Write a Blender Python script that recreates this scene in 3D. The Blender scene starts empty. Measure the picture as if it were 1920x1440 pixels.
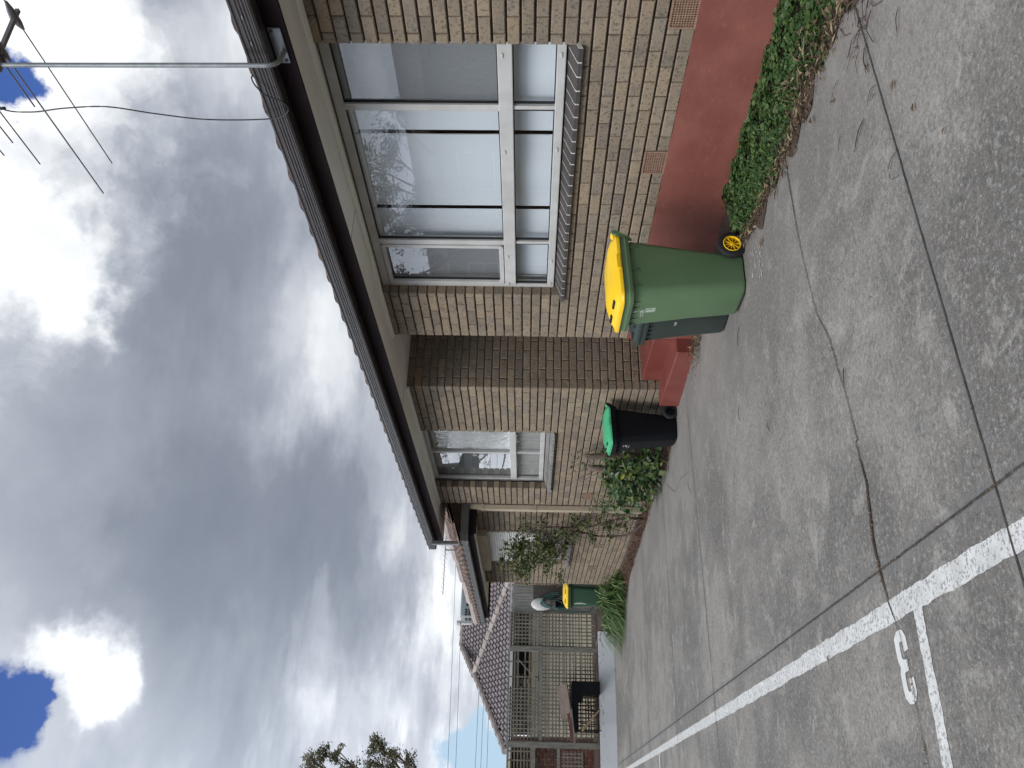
import bpy, bmesh, math, random
from mathutils import Vector, Matrix
random.seed(7)
R=random.random
def U(a,b): return a+(b-a)*random.random()
D2R=math.radians
sc=bpy.context.scene
COL=sc.collection
SL=.0383                       # the driveway falls away from the viewer
def gz(x,y): return -SL*y

# ------------------------------------------------------------------ camera
CAMZ=1.305; FPX=1553.0
def basis(yaw,pitch,roll):
    f=Vector((math.sin(yaw)*math.cos(pitch),math.cos(yaw)*math.cos(pitch),math.sin(pitch)))
    r=Vector((math.cos(yaw),-math.sin(yaw),0)); u=r.cross(f)
    c,s=math.cos(roll),math.sin(roll)
    return c*r+s*u, -s*r+c*u, f
CR,CU,CF=basis(D2R(27.0),D2R(1.332),D2R(.917))
cd=bpy.data.cameras.new('camera'); cam=bpy.data.objects.new('camera',cd); COL.objects.link(cam)
M=Matrix((( -CU.x,CR.x,-CF.x,0),(-CU.y,CR.y,-CF.y,0),(-CU.z,CR.z,-CF.z,CAMZ),(0,0,0,1)))
cam.matrix_world=M
cd.sensor_fit='HORIZONTAL'; cd.sensor_width=36; cd.lens=36*FPX/1920; cd.clip_start=.05; cd.clip_end=3000
sc.camera=cam
def pdir(x,y):                 # viewing direction of a photo position (used for the sky)
    d=CF*FPX+CR*(720-y)-CU*(x-960); return d.normalized()

# ------------------------------------------------------------------ nodes
class NT:
    def __init__(s,tree): s.t=tree; s.n=tree.nodes; s.l=tree.links
    def new(s,k,**kw):
        n=s.n.new(k)
        for a,b in kw.items():
            if hasattr(n,a): setattr(n,a,b)
        return n
    def put(s,sock,v):
        if hasattr(v,'is_output') or isinstance(v,bpy.types.NodeSocket): s.l.new(v,sock)
        else: sock.default_value=v
    def math(s,op,a,b=0.0,c=0.0,clamp=False):
        n=s.new('ShaderNodeMath'); n.operation=op; n.use_clamp=clamp
        s.put(n.inputs[0],a); s.put(n.inputs[1],b)
        if len(n.inputs)>2: s.put(n.inputs[2],c)
        return n.outputs[0]
    def vmath(s,op,a,b=(0,0,0)):
        n=s.new('ShaderNodeVectorMath'); n.operation=op; s.put(n.inputs[0],a)
        if op=='SCALE': s.put(n.inputs['Scale'],b)
        else: s.put(n.inputs[1],b)
        return n.outputs['Value'] if op in('DOT_PRODUCT','LENGTH','DISTANCE') else n.outputs[0]
    def noise(s,vec,scale,detail=4,rough=.55,dist=0,out='Fac'):
        n=s.new('ShaderNodeTexNoise'); s.put(n.inputs['Vector'],vec); s.put(n.inputs['Scale'],scale)
        n.inputs['Detail'].default_value=detail; n.inputs['Roughness'].default_value=rough; n.inputs['Distortion'].default_value=dist
        return n.outputs[out]
    def ramp(s,fac,stops,interp='LINEAR'):
        n=s.new('ShaderNodeValToRGB'); s.put(n.inputs[0],fac); e=n.color_ramp.elements; n.color_ramp.interpolation=interp
        while len(e)<len(stops): e.new(.5)
        for i,(p,c) in enumerate(stops):
            e[i].position=p; e[i].color=(c,c,c,1) if not hasattr(c,'__len__') else (c[0],c[1],c[2],1)
        return n.outputs[0]
    def mix(s,fac,a,b,mode='MIX'):
        n=s.new('ShaderNodeMix'); n.data_type='RGBA'; n.blend_type=mode
        s.put(n.inputs[0],fac)
        for k,v in((6,a),(7,b)):
            if isinstance(v,tuple): v=(v[0],v[1],v[2],1)
            s.put(n.inputs[k],v)
        return n.outputs[2]
    def smooth(s,v,a,b):
        n=s.new('ShaderNodeMapRange'); n.interpolation_type='SMOOTHSTEP'; s.put(n.inputs[0],v); s.put(n.inputs[1],a); s.put(n.inputs[2],b)
        return n.outputs[0]
MATS={}
def mk(name):
    m=bpy.data.materials.new(name); m.use_nodes=True; m.node_tree.nodes.clear(); MATS[name]=m
    t=NT(m.node_tree); o=t.new('ShaderNodeOutputMaterial'); b=t.new('ShaderNodeBsdfPrincipled'); t.l.new(b.outputs[0],o.inputs[0])
    tc=t.new('ShaderNodeTexCoord').outputs['Object']
    return m,t,b,tc,o
def bump(t,b,h,strength=.3,dist=.01):
    n=t.new('ShaderNodeBump'); t.put(n.inputs['Height'],h); n.inputs['Strength'].default_value=strength; n.inputs['Distance'].default_value=dist
    t.l.new(n.outputs[0],b.inputs['Normal'])
def simple(name,c1,c2=None,scale=8,rough=.6,bs=.15,bscale=None,metal=0,spec=.5,stretch=(1,1,1),lo=.3,hi=.7,isl=0):
    m,t,b,tc,o=mk(name)
    v=t.vmath('MULTIPLY',tc,stretch)
    if c2 is None: c2=tuple(x*.8 for x in c1)
    f=t.noise(v,scale,5)
    col=t.mix(t.smooth(f,lo,hi),c1,c2)
    if isl:
        g=t.new('ShaderNodeNewGeometry').outputs['Random Per Island']
        k=t.math('ADD',t.math('MULTIPLY',g,isl),1-isl/2)
        hs=t.new('ShaderNodeHueSaturation'); t.put(hs.inputs['Color'],col); t.put(hs.inputs['Value'],k); col=hs.outputs[0]
    t.put(b.inputs['Base Color'],col); b.inputs['Roughness'].default_value=rough; b.inputs['Metallic'].default_value=metal
    b.inputs['Specular IOR Level'].default_value=spec
    if bs: bump(t,b,t.noise(v,bscale or scale*6,4),bs,.005)
    return m
def brickmat(name,cols,spk=.62,speck=(.06,.055,.05)):
    m,t,b,tc,o=mk(name)
    g=t.new('ShaderNodeNewGeometry').outputs['Random Per Island']
    base=t.ramp(g,[(i/(len(cols)-1),c) for i,c in enumerate(cols)])
    off=t.vmath('ADD',tc,t.vmath('SCALE',(3.1,7.7,5.3),t.math('MULTIPLY',g,40)))
    f1=t.noise(off,9,3); base=t.mix(t.math('MULTIPLY',t.smooth(f1,.48,.72),.5),base,(.12,.112,.098))
    f4=t.noise(off,3,2); base=t.mix(t.math('MULTIPLY',t.smooth(f4,.5,.8),.35),base,(.31,.225,.125))
    f2=t.noise(off,52,5,.68); dens=t.math('ADD',.475,t.math('MULTIPLY',t.noise(off,6,2),.14))
    base=t.mix(t.math('MULTIPLY',t.smooth(f2,dens,t.math('ADD',dens,.05)),spk),base,speck)
    f3=t.noise(off,140,2); base=t.mix(t.math('MULTIPLY',t.smooth(f3,.68,.74),.5),base,(.45,.40,.32))
    t.put(b.inputs['Base Color'],base); b.inputs['Roughness'].default_value=.85; b.inputs['Specular IOR Level'].default_value=.25
    bump(t,b,t.math('ADD',t.noise(off,60,4),t.math('MULTIPLY',f2,.6)),.55,.004)
    return m
BRICK=brickmat('tan_brick',[(.256,.203,.142),(.206,.166,.122),(.285,.226,.156),(.222,.187,.146),(.258,.202,.144),(.176,.146,.114),(.272,.213,.144)])
MORT=simple('mortar',(.055,.038,.028),(.09,.062,.045),12,.95,.4,80)
MORTP=simple('perpend_mortar',(.085,.065,.046),(.13,.10,.07),12,.95,.4,80)
REDBRICK=brickmat('red_brick',[(.13,.045,.03),(.09,.035,.027),(.16,.06,.04),(.11,.04,.03)],.4)
WMORT=simple('pale_mortar',(.55,.52,.45),(.45,.42,.36),14,.9,.2)
PLINTH=None
def plinthmat():
    m,t,b,tc,o=mk('red_paint')
    f=t.noise(t.vmath('MULTIPLY',tc,(1,1,1.6)),2.2,5); c=t.mix(t.smooth(f,.3,.75),(.175,.054,.040),(.235,.083,.062))
    s=t.noise(t.vmath('MULTIPLY',tc,(1,1.6,5)),7,5,.65); c=t.mix(t.math('MULTIPLY',t.smooth(s,.56,.74),.42),c,(.29,.125,.09))
    s2=t.noise(t.vmath('MULTIPLY',tc,(1,1,2)),38,3); c=t.mix(t.math('MULTIPLY',t.smooth(s2,.74,.80),.3),c,(.38,.21,.16))
    t.put(b.inputs['Base Color'],c); b.inputs['Roughness'].default_value=.62
    bump(t,b,t.math('ADD',t.noise(tc,20,5),t.math('MULTIPLY',t.noise(tc,3,3),1.5)),.3,.006); return m
PLINTH=plinthmat()
PORCHRED=simple('porch_red_paint',(.15,.036,.028),(.19,.055,.043),3,.45,.12,25)
ALU=simple('white_aluminium',(.50,.50,.49),(.42,.415,.40),5,.4,.05,40)
GUT=simple('brown_gutter',(.032,.027,.027),(.045,.039,.038),6,.33,.06,40,spec=.6)
GUTG=simple('grey_gutter',(.055,.055,.055),(.085,.085,.08),6,.3,.06,40,spec=.6)
FASC=simple('brown_fascia',(.013,.0075,.009),(.019,.012,.013),4,.7,.15,30,spec=.08)
SOFF=simple('cream_soffit',(.78,.765,.72),(.70,.68,.62),2,.75,.06,30,stretch=(3,.6,1))
SILLM=simple('sill_brick',(.046,.041,.039),(.066,.059,.055),14,.62,.25,90,isl=.35,spec=.3)
SILLG=simple('grey_sill_brick',(.20,.195,.185),(.13,.125,.12),14,.6,.25,90,isl=.3)
TERRA=simple('terracotta',(.215,.125,.085),(.28,.18,.125),30,.8,.3,90)
DARK=simple('dark_void',(.008,.008,.009),(.012,.012,.012),5,.9,0)
BEIGE=simple('beige_paint',(.42,.36,.27),(.36,.30,.22),5,.6,.08)
GALV=simple('galvanised_steel',(.19,.205,.21),(.25,.265,.265),18,.45,.08,60,metal=.55)
DKMETAL=simple('dull_metal',(.12,.125,.13),(.17,.17,.17),18,.4,.06,60,metal=.5)
BLACKC=simple('black_cable',(.015,.015,.017),(.02,.02,.022),9,.5,0)
INTER=simple('room_paint',(.35,.34,.31),(.3,.29,.27),3,.8,0)
TILE=simple('terracotta_tile',(.22,.13,.095),(.09,.075,.065),6,.85,.5,40,lo=.35,hi=.6,isl=.5)
TILEG=simple('plum_tile',(.205,.178,.182),(.145,.125,.127),9,.6,.2,40,isl=.35)
RIDGE=simple('ridge_cap',(.34,.29,.27),(.24,.21,.19),7,.75,.25,30,isl=.3)
WOODG=simple('weathered_timber',(.20,.195,.17),(.125,.12,.105),5,.85,.4,18,stretch=(6,6,1))
WOODL=simple('weathered_lattice',(.19,.175,.14),(.12,.112,.09),6,.85,.3,20,isl=.4)
PALING=simple('grey_paling',(.26,.26,.235),(.15,.15,.14),5,.85,.4,18,stretch=(8,8,.7),isl=.5)
CREAM=simple('cream_weatherboard',(.62,.56,.42),(.56,.50,.375),3,.7,.06)
RETW=simple('pale_blue_paint',(.46,.49,.51),(.38,.40,.41),3,.6,.15,30)
def retmat():
    m,t,b,tc,o=mk('chipped_blue_paint')
    c=t.mix(t.smooth(t.noise(tc,2,4),.3,.7),(.62,.655,.68),(.54,.57,.59))
    v=t.vmath('MULTIPLY',tc,(3,1,14)); f=t.noise(v,2.6,5,.65)
    zz=t.new('ShaderNodeSeparateXYZ'); t.put(zz.inputs[0],tc)
    k=t.smooth(zz.outputs[2],-.62,-.44)
    c=t.mix(t.math('MULTIPLY',t.smooth(f,.58,.64),k),c,(.10,.09,.08))
    t.put(b.inputs['Base Color'],c); b.inputs['Roughness'].default_value=.6; bump(t,b,f,.2,.01); return m
RETW=retmat()
YEL=simple('yellow_plastic',(.85,.545,.018),(.80,.50,.014),5,.38,.05,70)
GRN=simple('green_plastic',(.088,.155,.076),(.100,.170,.087),4,.42,.06,120)
DGRN=simple('dark_green_plastic',(.020,.032,.028),(.028,.043,.038),4,.4,.06,120)
BLKP=simple('black_plastic',(.003,.0034,.0055),(.0045,.0055,.0075),4,.5,.06,120,spec=.18)
MINT=simple('bright_green_plastic',(.05,.34,.155),(.07,.40,.20),5,.4,.05,70)
RUB=simple('rubber',(.008,.008,.009),(.014,.014,.015),20,.6,.1)
STK=simple('faded_sticker',(.42,.50,.40),(.22,.30,.21),60,.6,0)
WLET=simple('white_lettering',(.62,.66,.62),(.52,.56,.52),60,.6,0)
PAINTD=None
def leafmat(name,c1,c2,c3,rough=.5,spec=.4):
    m,t,b,tc,o=mk(name)
    g=t.new('ShaderNodeNewGeometry').outputs['Random Per Island']
    c=t.ramp(g,[(0,c1),(.55,c2),(.9,c3),(1,c3)])
    c=t.mix(t.math('MULTIPLY',t.smooth(t.noise(tc,30,2),.4,.7),.3),c,tuple(x*.6 for x in c1))
    t.put(b.inputs['Base Color'],c); b.inputs['Roughness'].default_value=rough; b.inputs['Specular IOR Level'].default_value=spec
    tr=t.new('ShaderNodeBsdfTranslucent'); t.put(tr.inputs[0],c)
    mx=t.new('ShaderNodeMixShader'); mx.inputs[0].default_value=.25; t.l.new(b.outputs[0],mx.inputs[1]); t.l.new(tr.outputs[0],mx.inputs[2]); t.l.new(mx.outputs[0],o.inputs[0])
    return m
WEED=leafmat('weed_leaf',(.028,.068,.020),(.048,.105,.028),(.12,.17,.05))
SHRUB=leafmat('shrub_leaf',(.025,.06,.02),(.045,.095,.03),(.11,.15,.04),.35)
VINE=leafmat('vine_leaf',(.032,.055,.018),(.07,.092,.03),(.17,.165,.06),.5)
LILY=leafmat('strap_leaf',(.025,.062,.015),(.06,.13,.026),(.26,.33,.13),.35)
GUM=leafmat('gum_leaf',(.12,.12,.07),(.17,.17,.095),(.24,.20,.13),.5)
GUMD=leafmat('dark_gum_leaf',(.025,.032,.018),(.04,.048,.026),(.07,.07,.04))
LITTER=leafmat('dry_leaf',(.085,.057,.040),(.16,.11,.072),(.38,.30,.19),.8,.2)
MULCH=leafmat('bark_mulch',(.07,.035,.022),(.12,.06,.035),(.20,.11,.07),.9,.1)
BARK=simple('bark',(.10,.075,.06),(.17,.13,.10),14,.9,.5,40)
TWIG=simple('twig_bark',(.045,.03,.025),(.075,.05,.04),14,.9,.3,40)
SOIL=simple('soil',(.075,.045,.032),(.045,.03,.022),12,.95,.8,45)
FARG=simple('far_ground',(.10,.11,.06),(.14,.12,.08),1.2,.95,.3,6)
WDBROWN=simple('brown_board',(.095,.072,.058),(.135,.105,.086),6,.7,.2,20,stretch=(1,1,1))
PINE=simple('pale_timber',(.50,.36,.20),(.42,.29,.16),9,.7,.1)
REDTIM=simple('red_brown_timber',(.10,.032,.025),(.14,.05,.04),6,.6,.1)
HOSE=simple('green_hose',(.02,.07,.06),(.03,.09,.08),6,.4,0)
LGREY=simple('light_grey_plastic',(.55,.55,.53),(.48,.48,.46),6,.4,.04)
BLIND=simple('sky_tinted_blind',(.72,.772,.825),(.68,.73,.78),3,.7,.05,60,stretch=(1,1,.2))  # white blinds, tinted bluish to paint in the sky's reflection
PALEM=simple('pale_shutter',(.82,.82,.79),(.75,.75,.71),4,.5,.03)
PAC=simple('grey_cooler',(.19,.22,.22),(.15,.175,.175),4,.5,.05)

def glassmat(name,rough=0.0,wav=0,tint=(1,1,1)):
    m,t,b,tc,o=mk(name); t.n.remove(b)
    fr=t.new('ShaderNodeFresnel'); bf=t.new('ShaderNodeNewGeometry').outputs['Backfacing']; t.put(fr.inputs[0],t.math('SUBTRACT',1.5,t.math('MULTIPLY',bf,.8333)))
    gl=t.new('ShaderNodeBsdfGlossy'); gl.inputs['Roughness'].default_value=rough
    tr=t.new('ShaderNodeBsdfTransparent'); tr.inputs[0].default_value=(*tint,1)
    if wav:
        n=t.new('ShaderNodeBump'); t.put(n.inputs['Height'],t.noise(tc,wav[0],2)); n.inputs['Strength'].default_value=wav[1]; n.inputs['Distance'].default_value=.01
        t.l.new(n.outputs[0],gl.inputs['Normal'])
    f=t.math('MULTIPLY',fr.outputs[0],2.5,clamp=True)
    mx=t.new('ShaderNodeMixShader'); t.put(mx.inputs[0],f); t.l.new(tr.outputs[0],mx.inputs[1]); t.l.new(gl.outputs[0],mx.inputs[2]); t.l.new(mx.outputs[0],o.inputs[0]); return m
GLASS=glassmat('window_glass',tint=(.97,.985,.985))
GLASSW=glassmat('patterned_glass',.0,(18,.10),(.9,.92,.92))
def screenmat():
    m,t,b,tc,o=mk('fly_screen')
    b.inputs['Base Color'].default_value=(.16,.165,.17,1); b.inputs['Roughness'].default_value=.8
    tr=t.new('ShaderNodeBsdfTransparent'); mx=t.new('ShaderNodeMixShader')
    w=t.noise(t.vmath('MULTIPLY',tc,(1,60,8)),3,3); 
    t.put(mx.inputs[0],t.math('ADD',.48,t.math('MULTIPLY',w,.16)))
    t.l.new(tr.outputs[0],mx.inputs[1]); t.l.new(b.outputs[0],mx.inputs[2]); t.l.new(mx.outputs[0],o.inputs[0]); return m
SCREEN=screenmat()
# driveway concrete: exposed grit, broad pale and dark patches, smooth bands along the tooled joints
JX=[(.0647,2.302),(.075,7.38),(.03,9.90),(-.10,13.15)]            # cross joints: y = a*x + b
def concmat():
    m,t,b,tc,o=mk('old_concrete')
    sp=t.new('ShaderNodeSeparateXYZ'); t.put(sp.inputs[0],tc); x,y=sp.outputs[0],sp.outputs[1]
    big=t.noise(tc,.75,5,.6); mid=t.noise(t.vmath('ADD',tc,(9,4,1)),4.5,6,.68,.6); fine=t.noise(tc,48,5,.75); grit=t.noise(tc,150,3,.6)
    c=t.mix(t.smooth(big,.38,.62),(.130,.121,.109),(.228,.213,.190))
    c=t.mix(t.math('MULTIPLY',t.smooth(mid,.53,.66),.5),c,(.335,.318,.288))
    st=t.noise(t.vmath('ADD',t.vmath('MULTIPLY',tc,(1,.45,1)),(5,3,8)),1.6,6,.7,.8); c=t.mix(t.math('MULTIPLY',t.smooth(st,.55,.70),.45),c,(.085,.080,.076))
    c=t.mix(t.math('MULTIPLY',t.smooth(st,.44,.30),.42),c,(.335,.315,.275))
    c=t.mix(t.math('MULTIPLY',t.smooth(mid,.47,.34),.38),c,(.095,.093,.091))
    c=t.mix(t.math('MULTIPLY',t.smooth(fine,.52,.64),.42),c,(.40,.39,.37))
    c=t.mix(t.math('MULTIPLY',t.smooth(fine,.48,.36),.52),c,(.058,.056,.055))
    c=t.mix(t.math('MULTIPLY',t.smooth(grit,.56,.68),.30),c,(.46,.45,.43))
    c=t.mix(t.math('MULTIPLY',t.smooth(grit,.44,.34),.34),c,(.045,.045,.045))
    # walked, cleaner edge by the house
    edge=t.smooth(t.math('ADD',x,t.math('MULTIPLY',big,.9)),2.6,3.7)
    c=t.mix(t.math('MULTIPLY',edge,.5),c,(.198,.183,.168))
    lich=t.noise(t.vmath('ADD',tc,(2,7,0)),1.7,5,.7); c=t.mix(t.math('MULTIPLY',t.smooth(lich,.62,.78),.35),c,(.36,.33,.25))
    d=t.math('ABSOLUTE',t.math('SUBTRACT',x,.889))
    for a,bb in JX:
        e=t.math('ABSOLUTE',t.math('SUBTRACT',y,t.math('ADD',t.math('MULTIPLY',x,a),bb)))
        d=t.math('MINIMUM',d,e)
    band=t.smooth(t.math('ADD',d,t.math('MULTIPLY',t.math('SUBTRACT',mid,.5),.07)),.046,.022)
    c=t.mix(t.math('MULTIPLY',band,.45),c,(.150,.149,.148))
    t.put(b.inputs['Base Color'],c); b.inputs['Roughness'].default_value=.82; b.inputs['Specular IOR Level'].default_value=.3
    h=t.math('ADD',t.math('ADD',fine,t.math('MULTIPLY',grit,.6)),t.math('MULTIPLY',mid,1.2))
    bump(t,b,h,.55,.006); return m
CONC=concmat()
def linemat():
    m,t,b,tc,o=mk('worn_white_paint')
    fine=t.noise(tc,60,4,.7); mid=t.noise(tc,9,4,.6)
    c=t.mix(t.smooth(mid,.35,.7),(.58,.58,.56),(.46,.46,.44))
    th=t.math('ADD',.475,t.math('MULTIPLY',mid,.10))
    c=t.mix(t.math('MULTIPLY',t.smooth(fine,th,t.math('ADD',th,.05)),.8),c,(.20,.195,.19))
    t.put(b.inputs['Base Color'],c); b.inputs['Roughness'].default_value=.75; bump(t,b,fine,.5,.005); return m
LINE=linemat()
CRACKM=simple('crack_dirt',(.022,.018,.014),(.06,.042,.028),60,.95,.9,150)
JOINTM=simple('joint_dirt',(.028,.024,.02),(.075,.062,.05),30,.95,.8,120)

# ------------------------------------------------------------------ mesh builder
class MB:
    def __init__(s): s.v=[]; s.f=[]; s.m=[]
    def add(s,vs,fs,mi=0):
        o=len(s.v); s.v+= [tuple(p) for p in vs]; s.f+=[tuple(i+o for i in f) for f in fs]; s.m+=[mi]*len(fs)
    def box(s,x0,x1,y0,y1,z0,z1,mi=0):
        s.add([(x0,y0,z0),(x1,y0,z0),(x1,y1,z0),(x0,y1,z0),(x0,y0,z1),(x1,y0,z1),(x1,y1,z1),(x0,y1,z1)],
              [(0,3,2,1),(4,5,6,7),(0,1,5,4),(1,2,6,5),(2,3,7,6),(3,0,4,7)],mi)
    def obox(s,c,ax,ay,az,mi=0):   # oriented box from centre and three half vectors
        c,ax,ay,az=map(Vector,(c,ax,ay,az)); vs=[]
        for k in(-1,1):
            for i,j in((-1,-1),(1,-1),(1,1),(-1,1)): vs.append(c+ax*i+ay*j+az*k)
        s.add(vs,[(0,3,2,1),(4,5,6,7),(0,1,5,4),(1,2,6,5),(2,3,7,6),(3,0,4,7)],mi)
    def bar(s,p,q,w,h,up=(0,0,1),mi=0):
        p,q,up=Vector(p),Vector(q),Vector(up); d=(q-p); L=d.length; d.normalize()
        a=d.cross(up)
        if a.length<1e-4: a=d.cross(Vector((1,0,0)))
        a.normalize(); b=a.cross(d)
        s.obox((p+q)/2,d*L/2,a*w/2,b*h/2,mi)
    def tube(s,pts,r,n=8,mi=0,cap=True):
        pts=[Vector(p) for p in pts]; rs=r if hasattr(r,'__len__') else [r]*len(pts); rings=[]
        ref=Vector((0,0,1))
        for i,p in enumerate(pts):
            d=(pts[min(i+1,len(pts)-1)]-pts[max(i-1,0)]).normalized()
            a=d.cross(ref)
            if a.length<.05: a=d.cross(Vector((1,0,0)))
            a.normalize(); b=d.cross(a)
            rings.append([p+(a*math.cos(2*math.pi*k/n)+b*math.sin(2*math.pi*k/n))*rs[i] for k in range(n)])
        s.loft(rings,mi,True,cap)
    def loft(s,rings,mi=0,close=True,cap=True):
        n=len(rings[0]); vs=[p for r in rings for p in r]; fs=[]
        for i in range(len(rings)-1):
            for k in range(n if close else n-1):
                k2=(k+1)%n; fs.append((i*n+k,i*n+k2,(i+1)*n+k2,(i+1)*n+k))
        if cap: fs+= [tuple(range(n-1,-1,-1)), tuple(range((len(rings)-1)*n,len(rings)*n))]
        s.add(vs,fs,mi)
    def lathe(s,prof,c,axis,n=24,mi=0):  # prof: (radius, along)
        c,axis=Vector(c),Vector(axis).normalized(); a=axis.cross(Vector((0,0,1)))
        if a.length<.05: a=axis.cross(Vector((1,0,0)))
        a.normalize(); b=axis.cross(a)
        s.loft([[c+axis*h+(a*math.cos(2*math.pi*k/n)+b*math.sin(2*math.pi*k/n))*r for k in range(n)] for r,h in prof],mi,True,False)
    def leaf(s,p,d,n,L,W,fold=.25,mi=0):
        p,d,n=Vector(p),Vector(d).normalized(),Vector(n); w=d.cross(n)
        if w.length<1e-3: w=d.cross(Vector((.3,.5,.8)))
        w.normalize(); n=w.cross(d)
        a=p; m1=p+d*L*.45+w*W/2+n*W*fold; m2=p+d*L*.45-w*W/2+n*W*fold; e=p+d*L; c=p+d*L*.45
        s.add([a,m1,e,m2,c],[(0,4,1),(4,2,1),(0,3,4),(4,3,2)],mi)
    def prism(s,prof,axis,a,b,mi=0,cap=True):  # profile of (u,v) extruded along x or y
        def P(u,v,t): return (t,u,v) if axis=='x' else (u,t,v)
        s.loft([[P(u,v,a) for u,v in prof],[P(u,v,b) for u,v in prof]],mi,True,cap)
    def build(s,name,mats,parent=None,smooth=False,angle=None,fix=True):
        me=bpy.data.meshes.new(name); me.from_pydata(s.v,[],s.f); 
        mats=mats if isinstance(mats,(list,tuple)) else [mats]
        for m in mats: me.materials.append(m)
        for p,i in zip(me.polygons,s.m): p.material_index=i
        if fix:
            bm=bmesh.new(); bm.from_mesh(me); bmesh.ops.recalc_face_normals(bm,faces=bm.faces); bm.to_mesh(me); bm.free()
        if smooth:
            for p in me.polygons: p.use_smooth=True
            if angle is not None:
                try: me.set_sharp_from_angle(angle=D2R(angle))
                except Exception: pass
        o=bpy.data.objects.new(name,me); COL.objects.link(o)
        if parent is not None:
            o.parent=parent; o.matrix_parent_inverse=parent_inv(parent)
        return o
def parent_inv(p):
    if not WORLDPARTS[0] or p.parent is not None or p.type=='MESH': return Matrix.Identity(4)
    return (Matrix.Translation(p.location)@p.rotation_euler.to_matrix().to_4x4()).inverted()
WORLDPARTS=[True]      # True: part coordinates are world coordinates
def tag(o,label,cat,group=None,kind=None):
    if label: o['label']=label
    if cat: o['category']=cat
    if group: o['group']=group
    if kind: o['kind']=kind
    return o
def thing(name,label,cat,loc,group=None,rz=0):
    o=bpy.data.objects.new(name,None); COL.objects.link(o); o.location=loc; o.rotation_euler=(0,0,rz); o.empty_display_size=.2
    return tag(o,label,cat,group)
def struct(o,label=None):
    o['kind']='structure'
    if label: o['label']=label; 
    return o

# ------------------------------------------------------------------ brickwork
CH=.086; BH=.0735
def brick(mb,P,s0,s1,z0,z1,mi=0,dep=.10):
    c=.0055; j=lambda a:U(-a,a)
    if s1-s0<.015: return
    o=j(.0015); vs=[]
    for (s,z,si,zi) in((s0,z0,1,1),(s1,z0,-1,1),(s1,z1,-1,-1),(s0,z1,1,-1)): vs.append(P(s+si*c,o+j(.001),z+zi*c))
    for (s,z) in((s0,z0),(s1,z0),(s1,z1),(s0,z1)): vs.append(P(s+j(.0012),o-c,z+j(.0012)))
    for (s,z) in((s0,z0),(s1,z0),(s1,z1),(s0,z1)): vs.append(P(s,-dep,z))
    f=[(0,1,2,3)]
    for i in range(4):
        k=(i+1)%4; f+= [(i,4+i,4+k,k),(4+i,8+i,8+k,4+k)]
    f.append((11,10,9,8)); mb.add(vs,f,mi)
def wallrun(mb,P,a,b,z0,n,openings=(),par=0,dep=.10,zclip=None,jw=.0095):
    for k in range(n):
        zb=z0+k*CH; zt=zb+BH; zm=(zb+zt)/2
        segs=[(a,b)]
        for (o0,o1,oz0,oz1) in openings:
            if oz0<zm<oz1:
                ns=[]
                for s0,s1 in segs:
                    if o1<=s0 or o0>=s1: ns.append((s0,s1)); continue
                    if o0>s0: ns.append((s0,o0))
                    if o1<s1: ns.append((o1,s1))
                segs=ns
        off=0 if (k+par)%2==0 else -.12
        for s0,s1 in segs:
            def pb(sa,sb,d0,d1,za,zb2,mi):
                mb.add([P(sa,d0,za),P(sb,d0,za),P(sb,d0,zb2),P(sa,d0,zb2),P(sa,d1,za),P(sb,d1,za),P(sb,d1,zb2),P(sa,d1,zb2)],
                   [(0,1,2,3),(7,6,5,4),(0,4,5,1),(1,5,6,2),(2,6,7,3),(3,7,4,0)],mi)
            pb(s0+.003,s1-.003,-.009,-dep+.004,zb+.003,zt-.003,2)
            pb(s0+.004,s1-.004,-.022,-dep+.005,zt-.003,zb+CH+.003,1)
            i=math.floor((s0-a-off)/.24)-1
            while True:
                u0=a+off+i*.24; u1=u0+.24-jw; i+=1
                if u0>=s1: break
                u0,u1=max(u0,s0),min(u1,s1)
                if u1-u0>.012:
                    if s1-u1<.02: u1=s1
                    brick(mb,P,u0,u1,zb,zt,0,dep)
WX=4.1
def PW(s,d,z): return (WX-d,s,z)          # walls facing the drive
BM3=[BRICK,MORT,MORTP]

# ------------------------------------------------------------------ ground
mb=MB(); ys=[-30,0,20.75,20.8,60,400]; 
def far(y): return gz(0,y)-.02 if y<=20.76 else -.45
rows=[]
for y in ys: rows.append([(-400 if y>20.76 else -60,y,far(y)),(60 if y<=20.76 else 400,y,far(y))])
mb.loft([[r[0],r[1]] for r in rows],0,False,False)
struct(mb.build('ground',FARG),'flat ground beyond the driveway')
mb=MB(); nx,ny=40,60; pts=[]
for j in range(ny+1):
    y=-6+26.5*j/ny
    pts.append([(-12+16.05*i/nx,y,gz(0,y)+.004) for i in range(nx+1)])
mb.loft(pts,0,False,False)
drive=struct(mb.build('driveway',CONC,smooth=True),'grey worn concrete driveway crossed by joints and a long crack')
def ribbon(pts,wf,z,mat,name,step=.02,jit=.0,par=drive):
    P=[]
    for (x0,y0),(x1,y1) in zip(pts[:-1],pts[1:]):
        L=math.hypot(x1-x0,y1-y0); n=max(1,int(L/step))
        for i in range(n): P.append((x0+(x1-x0)*i/n,y0+(y1-y0)*i/n))
    P.append(pts[-1]); mb=MB(); a=[];b=[]
    for i,(x,y) in enumerate(P):
        p0=P[max(0,i-1)];p1=P[min(len(P)-1,i+1)]; dx,dy=p1[0]-p0[0],p1[1]-p0[1]; L=math.hypot(dx,dy) or 1
        w=wf(i/len(P)); ox,oy=-dy/L,dx/L; x+=ox*U(-jit,jit); y+=oy*U(-jit,jit)
        w1=w*U(.8,1.2)/2; w2=w*U(.8,1.2)/2
        a.append((x+ox*w1,y+oy*w1,gz(x,y)+z)); b.append((x-ox*w2,y-oy*w2,gz(x,y)+z))
    mb.loft([a,b],0,False,False); return mb.build(name,mat,par)
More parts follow.
